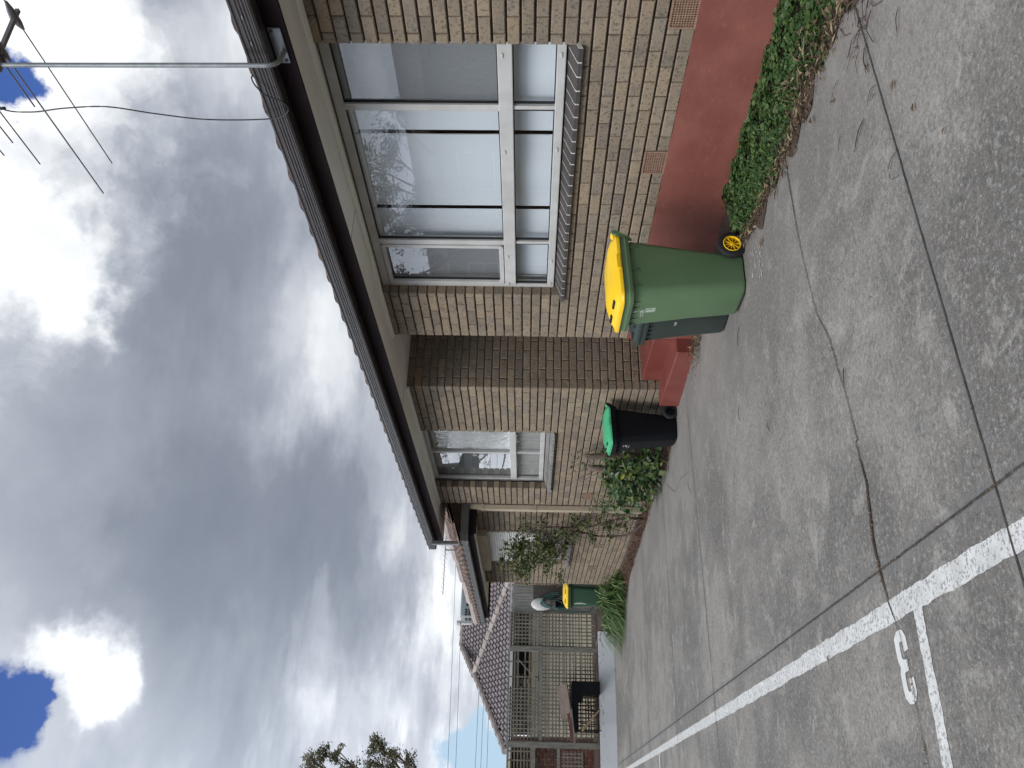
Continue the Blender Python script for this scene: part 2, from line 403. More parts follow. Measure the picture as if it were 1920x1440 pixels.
ribbon([(.889,-1),(.889,20.2)],lambda t:.010,.0075,JOINTM,'joint',.03,.001)
for (a,b),x1 in zip(JX,(3.3,3.6,3.7,3.7)):
    ribbon([(-9,b-9*a),(x1,b+x1*a)],lambda t:.0085,.0078,JOINTM,'joint',.03,.001)
CR_=[(3.3,3.675),(3.05,3.672),(2.85,3.668),(2.658,3.654),(2.45,3.62),(2.244,3.58),(2.1,3.50),(2.022,3.464),(1.85,3.43),(1.7,3.385),(1.556,3.365),(1.46,3.345),(1.455,3.37),(1.375,3.356),(1.257,3.333),(1.14,3.35),(1.025,3.372),(.95,3.365),(.876,3.353),(.752,3.325),(.625,3.27),(.545,3.258),(.48,3.245),(.425,3.237),(.37,3.242),(.30,3.232),(.25,3.236),(.20,3.232),(.1,3.21),(-.4,3.25),(-1.6,3.1),(-4,3.3)]
def crw(t):
    return (.0055+.005*max(0,math.sin(t*22+1.2))**2)*(1 if t<.36 else (.5 if t<.43 else .9))+.011*math.exp(-((t-.305)/.028)**2)
ribbon(CR_,crw,.0095,CRACKM,'crack',.012,.0022)
# a fine second crack by the bins and a few hairlines
ribbon([(3.55,9.6),(3.2,8.9),(3.18,8.4),(3.05,7.9)],lambda t:.004,.007,CRACKM,'crack',.02,.002)
# dead grass and grit caught in the crack and the joints
mb=MB()
def tuft(x,y,n,h,sp):
    for _ in range(n):
        px,py=x+U(-sp,sp),y+U(-sp*.25,sp*.25)
        mb.leaf((px,py,gz(px,py)+.006),(U(-1,1),U(-1,1),U(.2,1)),(0,0,1),U(.3,1)*h,.0035,.1)
for x,n in((1.20,14),(1.15,22),(1.1,22),(1.05,16),(1.0,14),(.95,14),(.9,26),(.87,22),(.84,14),(.44,14),(.40,16),(.24,12),(.2,10),(2.0,16),(1.93,18),(1.87,12)):
    yy=min(CR_,key=lambda p:abs(p[0]-x))[1]; tuft(x,yy,n,.022,.035)
for i in range(60):
    y=2.2+U(0,1.6); mb.leaf((.889+U(-.004,.004),y,gz(0,y)+.011),(U(-1,1),U(-1,1),.2),(0,0,1),U(.006,.014),.005)
for i in range(50):
    x=U(.9,3.2); y=.0647*x+2.302; mb.leaf((x,y+U(-.005,.005),gz(0,y)+.011),(U(-1,1),U(-1,1),.2),(0,0,1),U(.006,.014),.006)
o=mb.build('crack_grass',LITTER,fix=False); tag(o,'dry grass and grit caught in the crack across the concrete','dead grass',kind='stuff')
# painted bay marks
def strip(p0,p1,w0,w1,name,z=.0062):
    mb=MB(); n=int(math.dist(p0,p1)/.015); a=[];b=[]; dx,dy=p1[0]-p0[0],p1[1]-p0[1]; L=math.hypot(dx,dy); ox,oy=-dy/L,dx/L; q=0;q2=0
    for i in range(n+1):
        t=i/n; x=p0[0]+dx*t; y=p0[1]+dy*t; w=(w0+(w1-w0)*t)/2; q=.8*q+U(-.0026,.0026); q2=.8*q2+U(-.0026,.0026)
        a.append((x+ox*(w+q),y+oy*(w+q),gz(x,y)+z)); b.append((x-ox*(w+q2),y-oy*(w+q2),gz(x,y)+z))
    mb.loft([a,b],0,False,False); return mb.build(name,LINE,drive)
strip((.722,-1.0),(.718,3.0),.088,.088,'painted_line'); strip((.718,3.0),(.688,18.6),.088,.075,'painted_line')
strip((.69,3.073),(-4,3.05),.070,.070,'painted_line',.0070)
for yy in (5.78,8.5,11.2):
    pass
strip((.66,11.9),(-4,11.75),.07,.07,'painted_line',.0070)
# the number 3, stencilled: read from the bay side
def seg(pts,w,z,mb):
    pts=[Vector((p[0],p[1],0)) for p in pts]; a=[];b=[]
    for i,p in enumerate(pts):
        d=(pts[min(i+1,len(pts)-1)]-pts[max(0,i-1)]).normalized(); o=Vector((-d.y,d.x,0)); 
        m=1.0
        if 0<i<len(pts)-1:
            d1=(pts[i]-pts[i-1]).normalized(); m=1/max(.6,abs(d1.dot(d)))
        q=p+o*w/2*m; q2=p-o*w/2*m
        a.append((q.x,q.y,gz(q.x,q.y)+z)); b.append((q2.x,q2.y,gz(q2.x,q2.y)+z))
    mb.loft([a,b],0,False,False)
mb=MB()
# glyph box: h along -x (0..1 from x=.64 to .37), v along y
def gl(h,v): return (.618-h*.226, 3.249+v*.076-h*.014)
LINE=simple('fresh_white_paint',(.60,.60,.58),(.52,.52,.50),20,.75,.3,80)
seg([gl(*p) for p in((.27,0),(.08,.02),(.02,.16),(0,.4),(.01,.72),(.06,.95),(.2,1.0),(.37,.97),(.46,.82),(.49,.5),(.49,.10))],.043,.0062,mb)
seg([gl(*p) for p in((.49,.5),(.52,.82),(.61,.97),(.8,1.0),(.93,.95),(.99,.72),(1,.4),(.98,.16),(.92,.02),(.70,0))],.043,.0068,mb)
mb.build('painted_number',LINE,drive)

# ------------------------------------------------------------------ unit one: brick house beside the camera
H=thing('brick_house','tan brick single storey house with white framed windows and brown eaves','house',(4.1,5,-.2))
Z0=.37+.004                    # top of the painted plinth
W1=(3.53,6.28,1.06,2.70); W2=(9.36,11.365,1.06,2.72)
V1=[(2.99,3.40),(4.43,4.66)]
mb=MB()
ops=[W1]+[(a,b,Z0-.01,Z0+2*CH-.005) for a,b in((3.17,3.41),(4.428,4.662))]
wallrun(mb,PW,-.02,7.02,Z0,27,ops,0)
# far stretch runs to the ground
zb2=Z0-9*CH
wallrun(mb,PW,8.14,12.08,zb2,36,[W2,(11.53,11.77,zb2+9*CH-.01,zb2+11*CH-.004)],1)
# return walls of the porch recess
wallrun(mb,lambda s,d,z:(s,8.14-d,z),4.105,5.6,zb2,36,(),0)
wallrun(mb,lambda s,d,z:(s,7.02+d,z),4.105,5.6,Z0,27,(),0)
mb.build('wall',BM3,H)
# porch back with its door
mb=MB(); mb.box(5.6,5.7,6.9,8.2,-.3,2.68); mb.build('porch_wall',INTER,H)
# painted plinth: slightly proud render, uneven top edge
mb=MB(); n=90; top=[];bot=[];back=[]
for i in range(n+1):
    y=-.02+7.04*i/n; e=.003*math.sin(i*1.7)+U(-.002,.002)
    back.append((WX+.03,y,Z0+.002+e)); top.append((WX-.006,y,Z0+.001+e)); bot.append((WX-.010,y,-.8))
mb.loft([back,top,bot],0,False,False)
mb.add([(WX-.014,7.02,-.8),(5.6,7.02,-.8),(5.6,7.02,Z0-.012),(WX-.014,7.02,Z0-.012)],[(0,1,2,3)])
pl=mb.build('plinth',PLINTH,H)
# porch steps
mb=MB()
for x0,z1,y0 in((3.94,-.098,7.0),(4.22,.085,7.03),(4.80,.27,7.03)):
    r=.012; prof=[(x0,-.6),(x0,z1-r),(x0+r*.3,z1-r*.3),(x0+r,z1),(5.6,z1),(5.6,-.6)]
    mb.prism(prof,'y',y0,8.132 if x0>4 else 8.20)
mb.build('step',PORCHRED,H)
# soffit, cornice bead, fascia, gutter
ZS=2.682; XF=3.748
mb=MB(); mb.box(XF+.0225,5.6,-.6,12.978,ZS,ZS+.012); 
so=mb.build('soffit',SOFF,H)
for y in(1.1,5.05,8.0,10.4):
    mb=MB(); mb.box(XF+.0225,WX,y,y+.005,ZS-.0015,ZS+.002); mb.build('soffit_joint',MORT,H)
mb=MB()
for y0,y1 in((-.6,7.02),(8.14,12.08)): mb.prism([(WX-.004,ZS-.001),(WX-.045,ZS-.001),(WX-.042,ZS-.012),(WX-.010,ZS-.026),(WX-.004,ZS-.026)],'y',y0,y1)
mb.build('cornice',SOFF,H)
mb=MB(); mb.box(XF,XF+.022,-.6,13.0,ZS-.006,ZS+.17); mb.box(XF+.022,5.6,12.98,13.0,ZS-.006,ZS+.17); mb.build('fascia',FASC,H)
def gutter(axis,a,b,x,zb,h,name,mat,par,side=-1):
    # ribbed quad gutter; x = fascia plane, front face .11 out
    pr=[(0,zb+.01),(.015,zb),(.100,zb),(.110,zb+.012)]
    for k in range(4):
        z=zb+.018+k*(h-.045)/4; s=(h-.045)/4
        pr+= [(.110,z),(.114,z+s*.25),(.114,z+s*.6),(.109,z+s*.8)]
    pr+= [(.110,zb+h-.02),(.118,zb+h-.012),(.118,zb+h-.003),(.108,zb+h),(.104,zb+h-.006),(.10,zb+.02),(.01,zb+.02),(0,zb+h)]
    mb=MB(); mb.prism([(x+side*u,z) for u,z in pr],axis,a,b); return mb.build(name,mat,par)
gutter('y',-.6,13.02,XF-.002,2.782,.118,'gutter',GUT,H)
for y in(2.95,3.12,4.3,5.9,7.3,9.6):
    mb=MB(); mb.box(3.6255,3.634,y-.004,y+.02,2.84,2.846); mb.build('gutter_rivet',GALV,H)
# roof of the unit: low tiled slope, scalloped tile noses over the gutter
def tiles_slope(o,du,dv,nu,nv,w,l,up,mb,mask=None,amp=.018,mi=0,thick=.03):
    o,du,dv,up=map(Vector,(o,du,dv,up))
    for j in range(nv):
        for i in range(nu):
            if mask and not mask((i+.5)*w,(j+.5)*l): continue
            b=o+du*(i*w)+dv*(j*l)+up*U(-.003,.003); sh=.0 if j%2==0 else .0
            vs=[];m=6
            for e,lift in((-.04,thick),(l+.0,.004)):
                for k in range(m+1):
                    t=k/m; vs.append(b+du*(w*t*.985)+dv*e+up*(lift+amp*math.sin(math.pi*2*t)))
            for k in range(m+1):
                t=k/m; vs.append(b+du*(w*t*.985)+dv*(-.04)+up*(amp*math.sin(math.pi*2*t)-.005))
            fs=[(k,k+1,m+1+k+1,m+1+k) for k in range(m)]+[(2*(m+1)+k,2*(m+1)+k+1,k+1,k) for k in range(m)]
            mb.add(vs,fs,mi)
pit=.36; dn=Vector((1,0,pit)).normalized(); upv=Vector((-pit,0,1)).normalized()
mb=MB(); tiles_slope((XF-.052,-.6,2.890),(0,1,0),dn,46,3,.296,.33,upv,mb,None,.015)
p0=Vector((XF-.02,-.6,2.87)); p1=p0+dn*3.9; mb.add([p0,p0+Vector((0,13.6,0)),p1+Vector((0,13.6,0)),p1],[(0,1,2,3)])
mb.add([(XF,12.99,2.83),(7.4,12.99,2.83),(7.4,12.99,4.1)],[(0,1,2)])
mb.build('roof',TILE,H,fix=False)
# room behind the windows (closed, so daylight enters through the glass only)
mb=MB()
for y0,y1,zf in((0,7.0,.37),(8.16,12.0,.37)):
    mb.add([(4.225,y0,zf),(7.4,y0,zf),(7.4,y1,zf),(4.225,y1,zf),(4.225,y0,2.67),(7.4,y0,2.67),(7.4,y1,2.67),(4.225,y1,2.67)],
       [(0,1,2,3),(4,7,6,5),(0,4,5,1),(1,5,6,2),(2,6,7,3)])
    W=W1 if y0<1 else W2
    for a,b,c,d in((y0,W[0],zf,2.67),(W[1],y1,zf,2.67),(W[0],W[1],zf,1.1)):
        mb.add([(4.225,a,c),(4.225,b,c),(4.225,b,d),(4.225,a,d)],[(0,1,2,3)])
mb.build('room',INTER,H,fix=False)
# terracotta vents
def vent(y0,y1,z0,par,x=WX,mat=TERRA,nr=8,nc=10,zh=.162,lab=None,out=.004):
    mb=MB(); z1=z0+zh; fx=x-out; bx=x+.03
    mb.box(x+.012,x+.02,y0,y1,z0,z1,1)
    cy=(y1-y0-.02)/nc; cz=(zh-.02)/nr
    mb.box(fx,bx,y0,y0+.011,z0,z1); mb.box(fx,bx,y1-.011,y1,z0,z1); mb.box(fx,bx,y0+.011,y1-.011,z0,z0+.011); mb.box(fx,bx,y0+.011,y1-.011,z1-.011,z1)
    for i in range(1,nc): y=y0+.010+i*cy; mb.box(fx+.003,x+.012,y-cy*.17,y+cy*.17,z0+.011,z1-.011)
    for i in range(1,nr): z=z0+.010+i*cz; mb.box(fx+.004,x+.0115,y0+.011,y1-.011,z-cz*.17,z+cz*.17)
    return mb.build('vent',[mat,DARK],par)
vent(3.175,3.405,Z0,H,nr=9,nc=13); vent(4.433,4.657,Z0,H,nr=9,nc=13); vent(11.535,11.765,zb2+9*CH,H,nr=6,nc=9)
# windows -------------------------------------------------------------
FX=4.190
def vbar(mb,y0,y1,z0,z1,x0=FX,x1=FX+.05,r=.005):
    mb.prism([(x0,z0+r),(x0+r*.4,z0),(x1,z0),(x1,z1),(x0+r*.4,z1),(x0,z1-r)],'y',y0,y1) if (y1-y0)>(z1-z0) else \
    mb.loft([[(x0,y0+r,z),(x0+r*.4,y0,z),(x1,y0,z),(x1,y1,z),(x0+r*.4,y1,z),(x0,y1-r,z)] for z in(z0,z1)],0,True,True)
def quad(mb,x,y0,y1,z0,z1,mi=0): mb.add([(x,y0,z0),(x,y0,z1),(x,y1,z1),(x,y1,z0)],[(0,1,2,3)],mi)
# window one
mb=MB(); zB,zT=1.118,2.665; Y0,Y1=W1[0]-.01,W1[1]+.004
vbar(mb,Y0,Y1,zB,zB+.058); vbar(mb,Y0,Y1,2.600,zT); vbar(mb,Y0+.02,Y0+.06,zB+.058,2.600); vbar(mb,Y1-.048,Y1,zB+.058,2.600)
vbar(mb,Y0+.06,Y1-.048,1.457,1.552,FX-.012)
for ya,yb in((4.100,4.156),(5.600,5.655)):
    vbar(mb,ya,yb,1.552,2.600,FX-.004); vbar(mb,ya+.012,yb-.012,zB+.058,1.457,FX+.002)
win=mb.build('window',ALU,H)
mb=MB()      # dark glazing gaskets and inner sashes
for ya,yb in((Y0+.06,4.100),(4.156,5.600),(5.655,Y1-.048)):
    for z0,z1 in((zB+.058,1.457),(1.552,2.600)):
        mb=MB()
        for a,b,c,d in((ya,ya+.008,z0,z1),(yb-.008,yb,z0,z1),(ya+.008,yb-.008,z0,z0+.008),(ya+.008,yb-.008,z1-.008,z1)):
            mb.box(FX+.012,FX+.03,a,b,c,d)
        mb.build('gasket',RUB,win)
mb=MB()      # sliding sash frame, far bay, rounded corner
ya,yb=5.66,Y1-.052; z0,z1=1.556,2.596; w=.042
def rr(y0,y1,z0,z1,r,n=5):
    out=[]
    for cy,cz,a0 in((y1-r,z1-r,0),(y0+r,z1-r,90),(y0+r,z0+r,180),(y1-r,z0+r,270)):
        for k in range(n+1):
            a=D2R(a0+90*k/n); out.append((cy+r*math.cos(a),cz+r*math.sin(a)))
    return out
o_=rr(ya,yb,z0,z1,.035); i_=rr(ya+w,yb-w,z0+w,z1-w,.012)
for xx in(FX-.010,):
    mb.loft([[(xx+.02,y,z) for y,z in o_],[(xx,y,z) for y,z in rr(ya+.004,yb-.004,z0+.004,z1-.004,.033)],[(xx,y,z) for y,z in rr(ya+w-.004,yb-w+.004,z0+w-.004,z1-w+.004,.014)],[(xx+.02,y,z) for y,z in i_]],0,True,False)
mb.build('sash',ALU,win)
mb=MB(); GX=FX+.022
for ya,yb in((Y0+.066,4.098),(4.158,5.598),(5.657,Y1-.05)):
    for z0,z1 in((zB+.06,1.455),(1.554,2.598)): mb=MB(); quad(mb,GX+U(0,.001),ya,yb,z0,z1); mb.build('glass',GLASS,win,fix=False)
for a_,b_ in((Y0+.066,4.098),(5.657,Y1-.05)): mb=MB(); quad(mb,GX+.018,a_,b_,1.554,2.598); mb.build('fly_screen',SCREEN,win,fix=False)
for ya,yb in((3.50,4.452),(4.488,5.286),(5.326,6.47)):
    mb=MB(); n=16; A=[];B=[]
    for i in range(n+1):
        t=i/n; y=ya+(yb-ya)*t; A.append((4.300+.003*math.sin(t*9),y,2.58)); B.append((4.300+.006*math.sin(t*7+1),y,1.13))
    mb.loft([A,B],0,False,False); mb.tube([(4.300,ya-.01,2.598),(4.300,yb+.012,2.598)],.024,14); mb.box(4.292,4.308,ya,yb,1.118,1.142)
    mb.build('blind',BLIND,win,smooth=True,angle=40)
mb=MB()      # blind cord
mb.tube([(4.29,4.478,2.59),(4.286,4.474,2.2),(4.289,4.481,1.85),(4.286,4.472,1.58),(4.29,4.476,1.2)],.0035,5); mb.build('blind_cord',ALU,win); mb=MB(); mb.tube([(4.285,6.24,2.59),(4.285,6.24,1.2)],.006,5)
mb.build('blind_cord',ALU,win)
mb=MB()      # small latches
for y in(3.66,4.52,5.79,6.2): mb=MB(); mb.box(FX-.020,FX-.012,y,y+.035,1.517,1.529); mb.build('latch',LGREY,win)
for y in(3.66,4.50,5.86,6.2): mb=MB(); mb.box(FX-.008,FX,y,y+.04,1.145,1.157); mb.build('latch',LGREY,win)
mb=MB()      # sloping brick-on-edge sill
def sill(mb,y0,y1,z0,pitch,x_in,x_out,drop,th,mi=0):
    n=round((y1-y0)/pitch); p=(y1-y0)/n
    for i in range(n):
        a=y0+i*p+.006; b=y0+(i+1)*p-.006
        e=U(-.001,.001); r=.008
        pr=[(x_in,z0+e),(x_out+r,z0-drop+e),(x_out,z0-drop-r+e),(x_out,z0-drop-th+e),(x_in,z0-th-.02)]
        mb.prism(pr,'y',a,b,mi)
    mb.prism([(x_in,z0-.0015),(x_out+.008,z0-drop-.0015),(x_out+.0015,z0-drop-.009),(x_out+.0015,z0-drop-th+.003),(x_in,z0-th)],'y',y0+.002,y1-.002,1)
sill(mb,W1[0]-.01,W1[1]+.06,1.112,.112,FX+.03,WX-.035,.056,.034)
mb.build('sill',[SILLM,simple('pale_pointing',(.50,.48,.44),None,20,.9,.2)],win)
# window two
FX2=4.232
mb=MB(); Y0,Y1=W2[0]-.01,W2[1]+.004; zB=1.115
def vb2(a,b,c,d,x=FX2): vbar(mb,a,b,c,d,x,x+.05)
vb2(Y0,Y1,zB,zB+.058); vb2(Y0,Y1,2.63,2.68); vb2(Y0+.01,Y0+.05,zB+.058,2.63); vb2(Y1-.045,Y1,zB+.058,2.63); vb2(Y0+.05,Y1-.045,1.492,1.577,FX2-.012)
vb2(10.33,10.38,1.577,2.63,FX2-.004); vb2(10.34,10.372,zB+.058,1.492,FX2+.002)
win2=mb.build('window',ALU,H)
mb=MB(); GX=FX2+.022
quad(mb,GX,10.382,Y1-.047,1.579,2.628)
mb.build('glass',GLASS,win2,fix=False)
for q_ in((Y0+.052,10.328,1.579,2.628),(Y0+.052,10.338,zB+.06,1.49),(10.374,Y1-.047,zB+.06,1.49)): mb=MB(); quad(mb,GX,*q_); mb.build('patterned_glass',GLASSW,win2,fix=False)
mb=MB(); quad(mb,GX+.018,10.382,Y1-.047,1.579,2.628); mb.build('fly_screen',SCREEN,win2,fix=False)
mb=MB()
for i in range(60):
    y=9.4+1.95*i/59
mb.loft([[(4.305+.012*math.sin(i*1.1),9.38+1.97*i/80,z) for i in range(81)] for z in(2.6,1.15)],0,False,False)
mb.build('curtain',simple('net_curtain',(.50,.51,.48),(.42,.43,.41),8,.9,0),win2,smooth=True)
mb=MB(); sill(mb,W2[0]-.02,W2[1]+.05,1.110,.112,FX2+.03,WX-.045,.072,.036); mb.build('sill',[SILLG,MATS['pale_pointing']],win2)
# white downpipe at the end of the unit and the dark offset at the gutter end
mb=MB(); mb.box(4.02,4.09,12.09,12.19,-.45,2.235); 
for z in(.2,1.2,2.0): mb.box(4.012,4.10,12.083,12.197,z,z+.025)
mb.build('downpipe',BEIGE,H)
mb=MB(); mb.bar((3.62,12.60,2.80),(3.60,12.50,2.30),.075,.05,(1,0,0)); mb.build('gutter_outlet',GUTG,H)

# ------------------------------------------------------------------ unit two (lower, further on)
K=thing('brick_house','lower tan brick house with shuttered window and lichened terracotta roof','house',(4.1,14.6,-.5))
mb=MB(); W3=(13.56,15.50,.66,2.16); zb3=-.70
vz=-.70+8*CH
wallrun(mb,PW,12.10,17.06,zb3,34,[W3,(14.13,14.36,vz,vz+2*CH-.004),(15.62,15.85,vz,vz+2*CH-.004)],0)
wallrun(mb,lambda s,d,z:(s,17.06+d,z),4.105,5.2,zb3,34,(),1)
mb.build('wall',BM3,K)
mb=MB(); mb.box(4.30,7.5,12.2,16.95,-.6,2.16); mb.build('room',INTER,K)
vent(14.135,14.355,vz,K,mat=BRICK,nr=6,nc=8,zh=.165); vent(15.625,15.845,vz,K,mat=BRICK,nr=6,nc=8,zh=.165)
mb=MB(); mb.box(3.642,5.5,12.142,18.258,2.170,2.185); mb.build('soffit',SOFF,K)
mb=MB(); mb.box(3.618,3.64,12.12,18.28,2.13,2.30); mb.box(3.64,4.09,12.12,12.14,2.10,2.30); mb.box(3.64,5.5,18.26,18.28,2.13,2.30); mb.build('fascia',FASC,K)
gutter('y',12.05,18.38,3.616,2.215,.112,'gutter',GUTG,K)
g=gutter('x',3.50,4.09,12.165,2.2155,.112,'gutter',GUTG,K)
gutter('x',3.50,5.5,18.27,2.2155,.112,'gutter',GUTG,K,1)
pit=.385; dn=Vector((1,0,pit)).normalized(); upv=Vector((-pit,0,1)).normalized()
mb=MB(); ln=dn.length
tiles_slope((3.53,12.12,2.33),(0,1,0),dn,21,9,.296,.33,upv,mb,lambda u,v:(12.12+u)<18.4-v*.93-.05)
mb.add([(3.53,12.1,2.31),(3.53,18.35,2.31),(6.6,15.3,2.31+3.07*pit),(6.6,12.1,2.31+3.07*pit)],[(0,1,2,3)])
mb.add([(3.53,18.36,2.31),(6.6,15.3,2.31+3.07*pit),(9.7,18.36,2.31)],[(0,1,2)])
mb.build('roof',TILE,K,fix=False)
mb=MB()
for i in range(9):   # hip caps
    t=i*.36; a=Vector((3.55+t,18.36-t,2.37+t*pit)); b=a+Vector((.38,-.38,.38*pit)); a.z+=.02
    mb.tube([a,b],[.10,.085],8)
mb.build('hip_cap',RIDGE,K)
# window with pale slatted shutter
mb=MB(); x=4.185
for a,b,c,d in((13.55,13.60,.66,2.16),(15.45,15.51,.66,2.16),(13.60,15.45,.66,.71),(13.60,15.45,2.11,2.16),(14.5,14.55,.71,2.11)): mb.box(x,x+.05,a,b,c,d)
w3=mb.build('window',ALU,K)
mb=MB(); quad(mb,x+.02,13.6,15.45,.7,2.12); mb.build('glass',GLASS,w3,fix=False)
mb=MB(); mb.box(x+.06,x+.065,13.56,15.5,.66,2.16); mb.build('dark_room',DARK,w3)
mb=MB(); n=26; pr=[]
for i in range(n):
    z=1.13+i*(1.0/n); s=1.0/n; pr+= [(4.135,z),(4.118,z+s*.35),(4.118,z+s*.75),(4.133,z+s*.97)]
pr+= [(4.15,2.13),(4.15,1.13)]; mb.prism(pr,'y',13.565,15.495); mb.build('shutter',PALEM,w3)
mb=MB(); mb.prism([(4.095,2.165),(3.985,2.165),(3.98,2.05),(4.0,2.005),(4.095,2.005)],'y',13.40,15.66); mb.build('pelmet',BEIGE,w3)
mb=MB(); sill(mb,13.54,15.62,.655,.112,4.2,WX-.05,.06,.04); mb.build('sill',[SILLG,MORT],w3)

# ------------------------------------------------------------------ television aerial on the fascia
T=thing('tv_antenna','galvanised tv aerial on a bent mast bolted to the brown fascia, standing against the sky','antenna',(3.745,3.24,2.74))
mb=MB(); mb.box(3.738,3.7475,3.12,3.355,2.705,2.775); 
for y,z in((3.135,2.757),(3.335,2.722),(3.335,2.755)): mb.lathe([(0,-.004),(.010,-.004),(.010,.002)],(3.737,y,z),(1,0,0),8,1)
mb.build('base_plate',[GALV,BLACKC],T)
mb=MB(); pts=[(3.74,3.27,2.715)]
for k in range(9):
    a=D2R(90*k/8); pts.append((3.64-.06*math.sin(a),3.25-.02*math.sin(a),2.725+.065*(1-math.cos(a))))
pts+=[(3.58,3.23,2.9),(3.58,3.236,3.6),(3.58,3.241,4.36)]
mb.tube(pts,.0135,12); mb.build('mast',GALV,T,smooth=True,angle=50)
mb=MB(); mb.bar((3.02,3.24,4.30),(4.02,3.238,4.30),.022,.022); mb.box(3.55,3.61,3.215,3.27,4.27,4.33); mb.build('boom',DKMETAL,T)
for x,l,r in((3.968,1.24,.0042),(3.705,1.25,.0048),(3.655,.38,.0048),(3.392,.585,.0042),(3.318,.325,.0042),(3.2,.3,.004),(3.08,.28,.004)):
    mb=MB(); mb.tube([(x+(.02 if l>1 else 0),3.24+l,4.30),(x,3.24,4.305),(x+(.02 if l>1 else 0),3.24-l,4.30)],r,7); mb.build('element',DKMETAL,T)
    mb=MB(); mb.tube([(x,3.14,4.30),(x,3.19,4.305),(x,3.24,4.31),(x,3.29,4.305),(x,3.33,4.30)],[.008,.02,.026,.02,.007],8); mb.build('insulator',BLACKC if l<1 else DKMETAL,T)
def smoothpts(P,k=6):
    P=[Vector(p) for p in P]; out=[]
    for i in range(len(P)-1):
        p0=P[max(i-1,0)];p1=P[i];p2=P[i+1];p3=P[min(i+2,len(P)-1)]
        for j in range(k):
            t=j/k; out.append(.5*((2*p1)+(p2-p0)*t+(2*p0-5*p1+4*p2-p3)*t*t+(3*p1-p0-3*p2+p3)*t**3))
    out.append(P[-1]); return out
mb=MB(); C=[(3.62,3.45,4.48),(3.6,3.585,4.46),(3.6,3.609,4.294),(3.6,3.577,4.086),(3.6,3.562,3.824),(3.6,3.613,3.56),(3.6,3.657,3.256),(3.598,3.644,2.868),(3.596,3.583,2.757),(3.594,3.509,2.769),(3.594,3.462,2.849),(3.598,3.41,2.886),(3.61,3.375,2.905),(3.64,3.36,2.91),(3.68,3.35,2.86)]
mb.tube(smoothpts(C),.0042,6); mb.tube([(3.6,3.58,4.44),(3.6,3.588,4.50)],.009,8); mb.build('cable',BLACKC,T,smooth=True)

# ------------------------------------------------------------------ wheelie bins
def rrect(xb,xf,hy,r,z,n=5,sh=0,rf=None):
    out=[]
    for cx,cy,a0,q in((xf,hy,0,rf or r),(xb,hy,90,r),(xb,-hy,180,r),(xf,-hy,270,rf or r)):
        sx=-1 if a0 in(0,270) else 1; sy=-1 if a0 in(0,90) else 1
        for k in range(n+1):
            a=D2R(a0+90*k/n); x=cx+sx*q+q*math.cos(a); y=cy+sy*q+q*math.sin(a); out.append((x,y,z-sh*x))
    return out
def text(body,size,loc,rot,mat,name,par):
    c=bpy.data.curves.new(name,'FONT'); c.body=body; c.size=size; c.align_x='CENTER'; c.extrude=.0004
    o=bpy.data.objects.new(name,c); COL.objects.link(o); dg=bpy.context.evaluated_depsgraph_get(); dg.update()
    me=bpy.data.meshes.new_from_object(o.evaluated_get(dg)); bpy.data.objects.remove(o); me.name=name; me.materials.clear(); me.materials.append(mat)
    o=bpy.data.objects.new(name,me); COL.objects.link(o); o.parent=par; o.location=loc; o.rotation_euler=rot; return o
